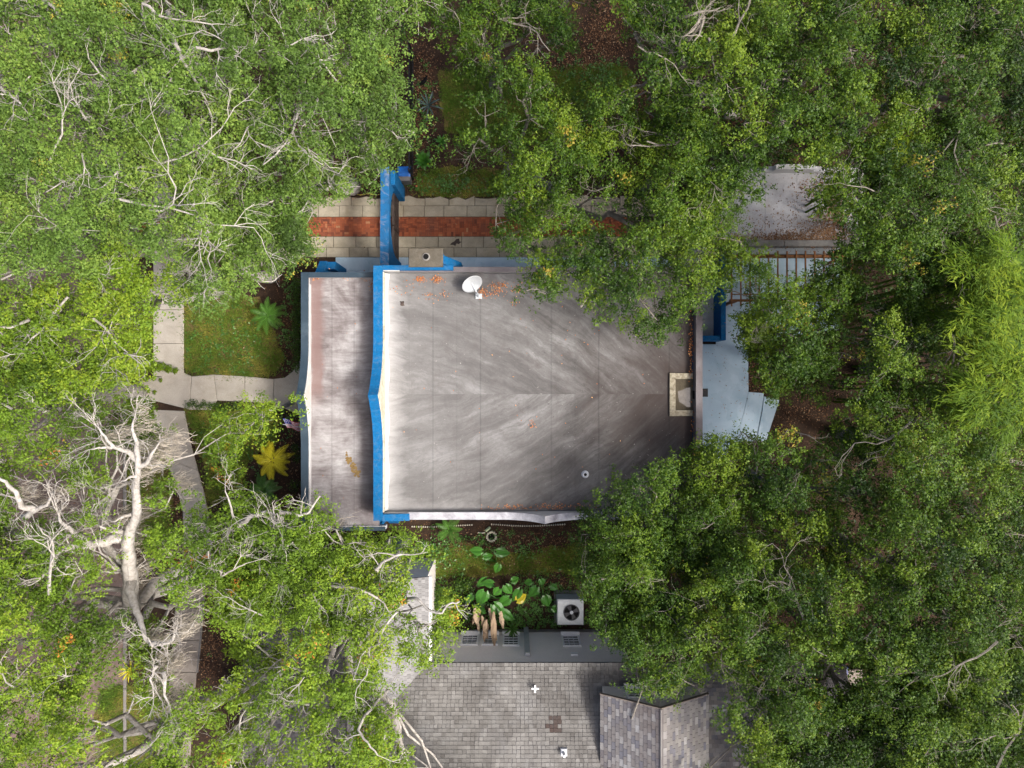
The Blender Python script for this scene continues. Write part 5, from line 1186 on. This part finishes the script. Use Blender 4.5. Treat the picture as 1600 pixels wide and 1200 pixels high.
# hanging dead banana leaves
db = thing('dead_leaf_bunch', 'bunch of brown dead hanging leaves in front of the sided wall', 'dead leaves', (*P2(765, 960), 0))
for (x0, y0, x1, y1, z) in ((742, 950, 748, 985, 1.6), (750, 952, 738, 975, 1.5), (760, 968, 757, 1003, 1.9), (772, 955, 772, 1022, 2.2), (782, 955, 786, 982, 1.6), (765, 950, 776, 1000, 2.0), (752, 962, 762, 998, 1.8)):
    a, b_ = Vector(P(x0, y0, z)), Vector(P(x1, y1, z * .9)); d = b_ - a; s = d.cross(Vector((0, 0, 1))).normalized(); m_ = MB(); v = []
    for j in range(9):
        t_ = j / 8; ww = .13 * math.sin(math.pi * (.12 + .8 * t_)); p = a + d * t_
        v += [p - s * ww * random.uniform(.5, 1.3) + Vector((0, 0, random.uniform(-.06, .06))), p + Vector((0, 0, .03)), p + s * ww * random.uniform(.5, 1.3) + Vector((0, 0, random.uniform(-.06, .06)))]
    m_.add(v, [(3 * j + k, 3 * j + k + 1, 3 * j + 4 + k, 3 * j + 3 + k) for j in range(8) for k in range(2)], random.random()); part('leaf', m_, 'leaf_dead', db)
part('stem', MB().tube([(*P2(765, 960), 0), P(765, 955, 2.0)], [.08, .06], 8), 'bark', db)

def bush(name, label, cat, blobs, mat, n_per, leaf=(.05, .09), tint=.45, stems=True, stalk=None):
    """leafy shrub: blobs are (px, py, z, radius)"""
    C, N, T = [], [], []
    for (px, py, z, r) in blobs:
        c = np.array(P(px, py, z)); n = int(n_per * r * r / .09); d = rng.normal(size=(n, 3)); d /= np.linalg.norm(d, axis=1, keepdims=True); d[:, 2] = np.abs(d[:, 2]) * .9
        rad = r * (rng.random((n, 1)) ** .4) * (1 + .18 * np.sin(d[:, :1] * 7 + d[:, 1:2] * 5)); C.append(c + d * rad * np.array([1, 1, .75])); N.append(d + np.array([0, 0, .6]) + rng.normal(0, .4, (n, 3))); T.append(np.clip(tint + rng.normal(0, .17, n), 0, 1))
    C, N, T = np.concatenate(C), np.concatenate(N), np.concatenate(T); C[:, 2] = np.maximum(C[:, 2], .02)
    L = rng.uniform(*leaf, len(C)); V, _ = leaves_np(C, N, L, L * .5, T)
    x, y, _z = P(*blobs[0][:3]); t = thing(name, label, cat, (x, y, 0)); np_quads('foliage', V, T, mat, t)
    if stems:
        m_ = MB()
        for (px, py, z, r) in blobs: a = P(px, py, z); m_.tube([(a[0], a[1], -.03), (a[0] + .03, a[1], a[2] * .6), (a[0], a[1], a[2] + .1)], [.03, .02, .01], 5)
        part('stems', m_, 'bark', t, kind='stuff')
    return t
bush('hedge', 'narrow clipped hedge along the front wall of the blue house', 'hedge', [(464 + random.uniform(-2, 2), y, .5, .27) for y in range(440, 580, 9)], 'leaf_deep', 170, tint=.35)
bush('low_hedge', 'low dark border hedge with white flowers below the front walk', 'hedge', [(x, 631 + (x - 290) * .06 + random.uniform(-3, 3), .2, .25) for x in range(294, 376, 9)], 'leaf_deep', 170, tint=.4)
bush('shrub', 'dark round shrub in the mulch below the flag', 'shrub', [(462, 700, .5, .3), (464, 716, .5, .28), (460, 760, .5, .35)], 'leaf_deep', 150, tint=.3)
bush('shrub', 'clipped green shrub between the gateway arch and the fence', 'shrub', [(628, 235, .8, .35), (626, 250, .8, .33), (629, 222, .8, .3)], 'leaf_soft', 170, (.04, .07), .35)
bush('shrub', 'dark shrub under the branches south of the front room', 'shrub', [(610, 868, .6, .42), (630, 875, .5, .4), (595, 880, .5, .35), (648, 878, .4, .3)], 'leaf_deep', 150, tint=.35)
bush('shrub', 'small shrub in the mulch right of the sago palm', 'shrub', [(450, 528, .2, .22), (456, 540, .2, .18)], 'leaf_deep', 130, tint=.5)
bush('vine', 'bright creeping vine spilling over the sidewalk corner', 'vine', [(195, 575, .4, .42), (208, 578, .4, .38), (222, 574, .38, .34), (237, 572, .34, .30), (250, 573, .3, .26), (263, 576, .26, .22), (274, 579, .22, .16), (200, 600, .25, .28), (214, 602, .22, .22), (228, 592, .2, .16), (240, 591, .18, .13), (251, 594, .15, .10), (215, 612, .2, .2), (230, 610, .18, .14), (241, 613, .15, .10), (190, 590, .25, .3)], 'leaf_bamboo', 380, (.06, .12), .6)
bush('shrub', 'leafy plants filling the yard left of the elephant ears', 'shrub', [(690, 925, .6, .5), (705, 940, .6, .45), (715, 915, .6, .45), (680, 945, .5, .4), (730, 912, .6, .4), (700, 965, .4, .35)], 'leaf_deep', 140, (.06, .12), .4)
# bamboo at the right edge
def bamboo(label, blobs, n=11):
    C, N, T, A = [], [], [], []
    x, y, _z = P(*blobs[0][:3]); t = thing('bamboo', label, 'bamboo', (x, y, 0)); m_ = MB(); V = []; TT_ = []
    for (px, py, z, r) in blobs:
        c = Vector(P(px, py, z))
        for i in range(n):
            a = random.uniform(0, 6.283); l = r * random.uniform(.6, 1.6); pt = random.gauss(.5, .22); e = c + Vector((math.cos(a) * l, math.sin(a) * l, random.uniform(-.9, .2)))
            m_.tube(jag((c.x + random.uniform(-.3, .3), c.y + random.uniform(-.3, .3), c.z - 2.4), e, 4, .03, random, .12), taper(.02, .006, 4), 4)
            for j in range(46):
                q = c.lerp(e, random.uniform(.05, 1.1)) + Vector((random.gauss(0, .10), random.gauss(0, .10), random.gauss(.05, .10)))
                aa = a + random.gauss(0, .7); d = Vector((math.cos(aa), math.sin(aa), random.uniform(-.55, .1))) * random.uniform(.16, .30); s = d.cross(Vector((random.gauss(0, .3), random.gauss(0, .3), 1))).normalized() * random.uniform(.014, .024)
                V += [q, q + d * .4 + s, q + d, q + d * .4 - s]; TT_.append(min(1, max(0, random.gauss(pt, .13))))
        m_.tube([(c.x, c.y, 0), (c.x + .05, c.y, z * .5), (c.x, c.y, c.z - 2.3)], [.05, .045, .03], 6)
    np_quads('foliage', np.array([tuple(p) for p in V]), np.array(TT_), 'leaf_bamboo', t); part('canes', m_, 'leaf_bamboo', t, kind='stuff')
def ring_blobs(cx, cy, n, sx, sy, z): return [(cx + random.uniform(-sx, sx), cy + random.uniform(-sy, sy), z + random.uniform(-1.8, .8), random.uniform(.6, 1.0)) for _ in range(n)]
bamboo('bright yellow green bamboo grove at the right edge of the photo', ring_blobs(1560, 470, 17, 45, 75, 10.4) + [(1545, 420, 10.8, 1), (1520, 430, 10.6, .9), (1580, 560, 10.8, 1), (1560, 580, 10.8, 1)])
bamboo('bamboo tip lower right of the bamboo grove', [(1535, 610, 10.8, .8), (1545, 635, 10.8, .8), (1525, 640, 10.4, .7), (1570, 640, 10.6, .9), (1590, 660, 10.5, .8), (1575, 600, 10.8, .9)])
bamboo('small bright green bamboo tuft right of the garage roof', [(1400, 235, 10.3, .8), (1412, 225, 10.4, .7), (1422, 248, 10.2, .7), (1398, 250, 10.2, .6)])

# ================================================================== SMALL THINGS
fn_ = thing('metal_fence', 'black metal picket fence running up from the gateway arch', 'fence', (-4.72, 12.6, 0))
pk = MB().box(-.012, .012, -.012, .012, .05, 1.5).mesh('picket'); pk.materials.append(M['black'])
for i in range(46):
    o = link('picket', pk, fn_); o.location = (-4.72, 9.9 + i * .125, 0)
for z in (.25, 1.38): part('rail', MB().box(-4.745, -4.695, 9.75, 15.7, z, z + .05), 'black', fn_)
for i in range(4): part('post', MB().box(-4.76, -4.68, 9.75 + i * 1.94, 9.83 + i * 1.94, 0, 1.6), 'black', fn_)
# ring of stones, beaded edging
rb = thing('stone_ring', 'small round ring of whitish stones on the side yard soil', 'stone ring', (*P2(768, 838), 0))
cx, cy = P2(768, 838)
for k in range(13):
    a = 6.2832 * k / 13; part('stone', MB().bevbox(cx + .215 * math.cos(a) - .05, cx + .215 * math.cos(a) + .05, cy + .215 * math.sin(a) - .045, cy + .215 * math.sin(a) + .045, 0, .12 + random.uniform(0, .04), .025), 'stone_white', rb)
part('soil', MB().cyl((cx, cy), .17, 0, .06, 14), 'hole', rb)
edg = thing('garden_edging', 'dotted line of small white stones along the south wall', 'edging', (*P2(770, 822), 0))
stn = MB().bevbox(-.032, .032, -.028, .028, 0, .07, .02).mesh('stone'); stn.materials.append(M['stone_white'])
i = 0
for px in np.arange(644, 884, 3.45):
    if 740 < px < 766: continue
    o = link('stone', stn, edg); o.location = (*P2(px, 821.5 + 1.6 * math.sin(px * .04) - (px > 766) * 1.5), 0); o.rotation_euler.z = random.uniform(0, 1.5)
tag(part('ceramic_tube', MB().tube([(*P2(759, 829), .12), (*P2(766, 823), .12)], [.07, .07], 10), 'pot'), 'pale green ceramic tube lying beside the stone ring', 'ornament')
tag(part('bleached_stick', MB().tube([(*P2(747, 832), .04), (*P2(753, 832.6), .05), (*P2(758, 832), .04)], [.03, .035, .02], 6), 'stone_white'), 'short bleached stick left of the stone ring', 'stick')
# flag on the front wall
fl = thing('flag', 'small striped flag on a short pole at the front wall', 'flag', (*P2(466, 668, 2.6), 2.5))
a, b_ = Vector(P(473, 671, 2.3)), Vector(P(442, 663, 2.9))
part('pole', MB().tube([a + Vector((.35, 0, -.2)), b_], [.012, .012], 6), 'metal', fl)
m_ = MB(); nx_, ny_ = 10, 13; U = (b_ - a).normalized(); Vd = Vector((.28, -.86, -.42)).normalized(); v = []
for j in range(ny_ + 1):
    for i in range(nx_ + 1):
        s_, t_ = i / nx_, j / ny_; v.append(b_ - U * (.82 * (1 - .0)) * s_ * .95 + Vector((.0, .26, 0)) * 1 + Vd * .50 * t_ + Vector((0, 0, .05 * math.sin(s_ * 9 + t_ * 2))) + Vector((0, .03 * math.sin(s_ * 7), 0)))
for j in range(ny_):
    for i in range(nx_):
        q = j * (nx_ + 1) + i; m_.add([v[q], v[q + 1], v[q + nx_ + 2], v[q + nx_ + 1]], [(0, 1, 2, 3)], .5, 2 if (i < 4 and j < 7) else (0 if j % 2 == 0 else 1))
nf = (v[1] - v[0]).cross(v[nx_ + 1] - v[0]).normalized(); nf = nf if nf.z > 0 else -nf
for j in range(5):
    for i in range(4):
        q = v[(j + 1) * (nx_ + 1) + i] + (v[1] - v[0]) * .5 + nf * .012; e1 = (v[1] - v[0]).normalized() * .017; e2 = (v[nx_ + 1] - v[0]).normalized() * .014
        m_.add([q - e1, q - e2, q + e1, q + e2], [(0, 1, 2, 3)], .5, 1)
part('cloth', m_, ['flag_red', 'flag_white', 'flag_blue'], fl)
# odds and ends
tag(part('garden_light', MB().cyl(P2(651.5, 292), .07, 0, .10, 10, .05).cyl(P2(651.5, 292), .045, .1, .13, 10), 'orange'), 'tiny orange pot in the grass below the blue bin', 'pot')
hp = [(*P2(558 + i * 5, 304 + 1.2 * math.sin(i * 1.3)), .05) for i in range(9)]
tag(part('garden_hose', MB().tube(hp, [.018] * 9, 6), 'hose'), 'thin yellow hose lying above the driveway left of the arch', 'hose')
tag(part('stepping_stone', MB().prism([P2(1132, 175), P2(1152, 176), P2(1152, 187), P2(1132, 186)], 0, .35), 'stone_white'), 'square cream stone block on brown ground near the top', 'stone block')
dk_ = thing('wooden_deck', 'small weathered grey wooden deck in a gap of the lower right trees', 'deck', (*P2(1305, 1052), 0))
for k in range(5):
    pl_ = MB().prism([P2(1266, 1042 + k * 4.6), P2(1342, 1042 + k * 4.6), P2(1342, 1046.2 + k * 4.6), P2(1266, 1046.2 + k * 4.6)], .3, .36); part('plank', pl_, 'deck_wood', dk_)
part('frame', MB().box(P2(1268, 0)[0], P2(1340, 0)[0], P2(0, 1063)[1], P2(0, 1044)[1], 0, .297), 'deck_wood', dk_)
tag(part('storage_tub', MB().bevbox(P2(1309, 0, .6)[0], P2(1325, 0, .6)[0], P2(0, 1054, .6)[1], P2(0, 1042, .6)[1], .362, .66, .04).box(P2(1311, 0, .6)[0], P2(1323, 0, .6)[0], P2(0, 1048.6, .6)[1], P2(0, 1047.4, .6)[1], .66, .68), 'tarp'), 'dark blue plastic tub on the small wooden deck', 'tub')
wc = thing('garden_chair', 'white slatted garden chair glimpsed below the oak right of the air conditioner', 'chair', (*P2(1107, 968), 0))
cx, cy = P2(1107, 967, .45)
for k in range(5): part('slat', MB().box(cx - .22, cx + .22, cy - .22 + k * .09, cy - .15 + k * .09, .42, .45), 'trim', wc)
for k in range(4): part('back_slat', MB().box(cx - .21 + k * .11, cx - .13 + k * .11, cy + .24, cy + .28, .45, .95), 'trim', wc)
for sx in (-1, 1):
    for sy in (-1, 1): part('leg', MB().box(cx + sx * .2 - .025, cx + sx * .2 + .025, cy + sy * .2 - .025, cy + sy * .2 + .025, 0, .418), 'trim', wc)

# ================================================================== UNDERGROWTH
ux, uy = rng.uniform(880, 1680, 5200), rng.uniform(-60, 1260, 5200)
X_, Y_ = (ux - 800) * H / F, (600 - uy) * H / F
ok = ~((X_ < 15.9) & (Y_ > -4.3) & (Y_ < 9.8)) & ~((X_ < 14.2) & (Y_ < -9.0)) & ~inpoly(ux, uy, OPEN[12]) & ~inpoly(ux, uy, [(900, 0), (1000, 0), (1000, 180), (850, 160)]) & ~((X_ < 8.2) & (Y_ > -9.2) & (Y_ < 9.8)) & ~inpoly(ux, uy, [(1255, 1030), (1355, 1030), (1355, 1075), (1255, 1075)]) & ~inpoly(ux, uy, [(1170, 570), (1250, 600), (1220, 680), (1170, 690)])
X_, Y_ = X_[ok], Y_[ok]; C, N, T = [], [], []
for x_, y_ in zip(X_, Y_):
    n = 9; z_ = rng.uniform(.3, 2.4); C.append(np.stack([x_ + rng.normal(0, .22, n), y_ + rng.normal(0, .22, n), np.maximum(.05, z_ + rng.normal(0, .2, n))], 1)); T.append(np.clip(rng.normal(.28, .15) + rng.normal(0, .1, n), 0, .8))
C, T = np.concatenate(C), np.concatenate(T); l = rng.uniform(.14, .26, len(C)); V, _ = leaves_np(C, rng.normal(0, .5, C.shape) + np.array([0, 0, 1.0]), l, l * .5, T)
ug = np_quads('undergrowth', V, T, 'leaf_deep', None, kind='stuff'); tag(ug, 'dark leafy undergrowth on the ground below the right hand oaks', 'undergrowth')

# ================================================================== LEAF LITTER AND GRASS
def scatter_litter(name, n, spots, zfun, mat, L=(.05, .10), **kw):
    C, T = [], []
    tot = sum(s[4] for s in spots)
    for (px, py, sx, sy, wgt) in spots:
        m = int(n * wgt / tot); z = zfun(px, py); X = rng.normal(px, sx, m); Y = rng.normal(py, sy, m)
        k = (H - z) / F; C.append(np.stack([(X - 800) * k, (600 - Y) * k, np.full(m, z) + rng.uniform(.006, .03, m)], 1))
    C = np.concatenate(C); Nn = rng.normal(0, .35, C.shape) + np.array([0, 0, 1.0]); T = rng.random(len(C)); l = rng.uniform(*L, len(C))
    V, _ = leaves_np(C, Nn, l, l * .5, T); return np_quads(name, V, T, mat, None, **kw)
ro = scatter_litter('roof_leaves', 900, [(604, 435, 3, 4, .6), (657, 436, 5, 2.5, 1.6), (683, 437, 6, 3, 1.8), (632, 450, 18, 12, .7), (672, 461, 6, 5, .5), (695, 463, 5, 4, .5), (755, 455, 4, 4, 1.1), (780, 448, 8, 5, 2.0), (770, 458, 9, 5, .8), (805, 452, 9, 4, .8), (800, 475, 9, 3, .2), (832, 662, 3, 4, .5), (790, 793, 22, 2, 1.0), (840, 792, 26, 2.2, 1.4), (880, 790, 22, 3, 1.0), (1080, 545, 2.2, 26, 2.2), (1083, 700, 2.5, 35, 2.0), (850, 600, 150, 110, 1.0), (890, 520, 40, 20, .3)], lambda x, y: 4.61, 'litter_orange', (.045, .085))
ro['kind'] = 'stuff'; tag(ro, 'orange brown fallen leaves scattered on the main flat roof', 'leaves')
r2 = scatter_litter('front_roof_leaves', 110, [(492, 434, 5, 2, 1), (545, 433, 4, 3, .6), (575, 435, 6, 4, 1.2), (580, 450, 2, 12, .8), (530, 600, 30, 110, .5)], lambda x, y: 4.02, 'litter_orange', (.04, .08)); r2['kind'] = 'stuff'; tag(r2, 'few orange leaves on the low front roof', 'leaves')
r3 = scatter_litter('garage_roof_leaves', 5200, [(1215, 374, 30, 6, 1.6), (1270, 372, 32, 8, 1.8), (1305, 340, 14, 20, 1.8), (1290, 355, 22, 12, 1.2), (1240, 340, 35, 20, .35), (1190, 345, 20, 12, .15), (1282, 296, 22, 10, .9), (1150, 375, 20, 6, .5), (1310, 310, 12, 14, .8)], lambda x, y: 2.965, 'litter_tan', (.05, .10)); r3['kind'] = 'stuff'; tag(r3, 'drift of brown leaves on the garage roof', 'leaves')
r4 = scatter_litter('ground_leaves', 17000, [(662, 130, 12, 45, 2.4), (655, 230, 6, 30, .7), (945, 55, 22, 30, 2.6), (900, 95, 35, 14, 1.6), (1005, 155, 12, 18, .7), (330, 1000, 12, 45, 1.8), (1180, 590, 9, 18, .9), (1250, 640, 40, 18, 1.2), (450, 500, 14, 50, 1.2), (455, 690, 12, 60, .8), (700, 850, 60, 20, 1.2), (840, 845, 50, 14, 1.4), (870, 920, 30, 12, .8), (275, 795, 10, 20, .7), (1150, 185, 18, 14, .6), (1175, 970, 25, 30, 1.2), (700, 290, 40, 8, .8), (560, 292, 30, 10, .7), (1330, 1090, 60, 40, .8), (110, 900, 70, 80, 1), (1240, 248, 10, 20, .4), (370, 530, 40, 40, .7), (350, 670, 40, 40, .8), (780, 880, 80, 14, .8), (760, 285, 50, 10, .5), (250, 700, 20, 50, .15), (650, 350, 120, 25, .25)], lambda x, y: .022, 'litter', (.05, .11)); r4['kind'] = 'stuff'; tag(r4, 'brown fallen leaves covering the bare ground', 'leaves')
r5 = scatter_litter('patio_leaves', 130, [(1130, 560, 20, 25, 1), (1150, 640, 25, 20, 1), (1165, 590, 6, 20, 1)], lambda x, y: .085, 'litter_tan', (.04, .09)); r5['kind'] = 'stuff'; tag(r5, 'few tan leaves lying on the pale blue patio', 'leaves')
gx_ = []
for (px, py, sx, sy, n_) in ((700, 935, 35, 22, 260), (800, 965, 60, 10, 260), (850, 935, 35, 20, 240), (650, 865, 30, 14, 160), (760, 850, 70, 12, 150), (440, 640, 25, 25, 120), (360, 680, 30, 45, 200), (455, 480, 8, 60, 120), (700, 290, 45, 8, 140), (660, 190, 12, 60, 120), (350, 540, 40, 35, 160), (930, 120, 40, 18, 140), (310, 1010, 12, 50, 60)):
    X, Y = rng.normal(px, sx, n_), rng.normal(py, sy, n_); kq = H / F
    for a_, b__ in zip((X - 800) * kq, (600 - Y) * kq):
        q = rng.integers(4, 9); gx_.append(np.stack([a_ + rng.normal(0, .07, q), b__ + rng.normal(0, .07, q), rng.uniform(.03, .16, q)], 1))
C = np.concatenate(gx_); C = C[~((np.abs(C[:, 0] + .2) < 8.6) & (np.abs(C[:, 1] + .5) < 5.6)) & ~((C[:, 1] < -11.7) & (C[:, 0] > -4))]
wx_, wy_ = 800 + C[:, 0] * F / H, 600 - C[:, 1] * F / H; ok_ = ~inpoly(wx_, wy_, [(236, 100), (291, 100), (291, 575), (300, 584), (475, 584), (475, 645), (430, 634), (300, 640), (335, 790), (285, 790), (236, 640)]) & ~((wy_ > 306) & (wy_ < 404)) & ~((wx_ < 326) & (wy_ > 850)); C = C[ok_]
l = rng.uniform(.05, .14, len(C)); T = rng.random(len(C)); V, _ = leaves_np(C, rng.normal(0, .4, C.shape) + np.array([0, 0, 1.0]), l, l * .55, T)
wd2 = np_quads('weeds', V, T, 'leaf_palm', None, kind='stuff'); tag(wd2, 'small green weeds scattered over beds and lawns', 'weeds')
C, T = [], []
for k, (n, pts) in enumerate(LAWNS.items()):
    xs_ = [p[0] for p in pts]; ys_ = [p[1] for p in pts]; A = (max(xs_) - min(xs_)) * (max(ys_) - min(ys_)) / 32.7 ** 2; m = int(A * 900)
    X, Y = rng.uniform(min(xs_), max(xs_), m), rng.uniform(min(ys_), max(ys_), m); ok = inpoly(X, Y, pts) & (rng.random(m) < np.clip(.75 + .9 * lowf(X, Y, 9, 7) + .5 * lowf(X, Y, 21, 4), .12, 1)); X, Y = X[ok] + rng.normal(0, 3.5, ok.sum()), Y[ok] + rng.normal(0, 3.5, ok.sum())
    kq = H / F; C.append(np.stack([(X - 800) * kq, (600 - Y) * kq, np.full(len(X), .012)], 1)); T.append(np.clip(.5 + .32 * lowf(X, Y, 16, 3) + rng.normal(0, .16, len(X)) - (.25 if n == 'back_lawn' else 0), 0, 1))
C, T = np.concatenate(C), np.concatenate(T); n = len(C); a = rng.uniform(0, 6.283, n); l = rng.uniform(.06, .17, n)
D = np.stack([np.cos(a) * l, np.sin(a) * l, l * rng.uniform(.5, 1.1, n)], 1); S_ = np.stack([-np.sin(a), np.cos(a), 0 * a], 1) * .014
V = np.stack([C - S_, C + S_, C + D], 1).reshape(-1, 3); gg = np_quads('grass', V, T, 'grass', None, 3, kind='stuff'); tag(gg, 'short patchy grass growing on the lawns', 'grass')
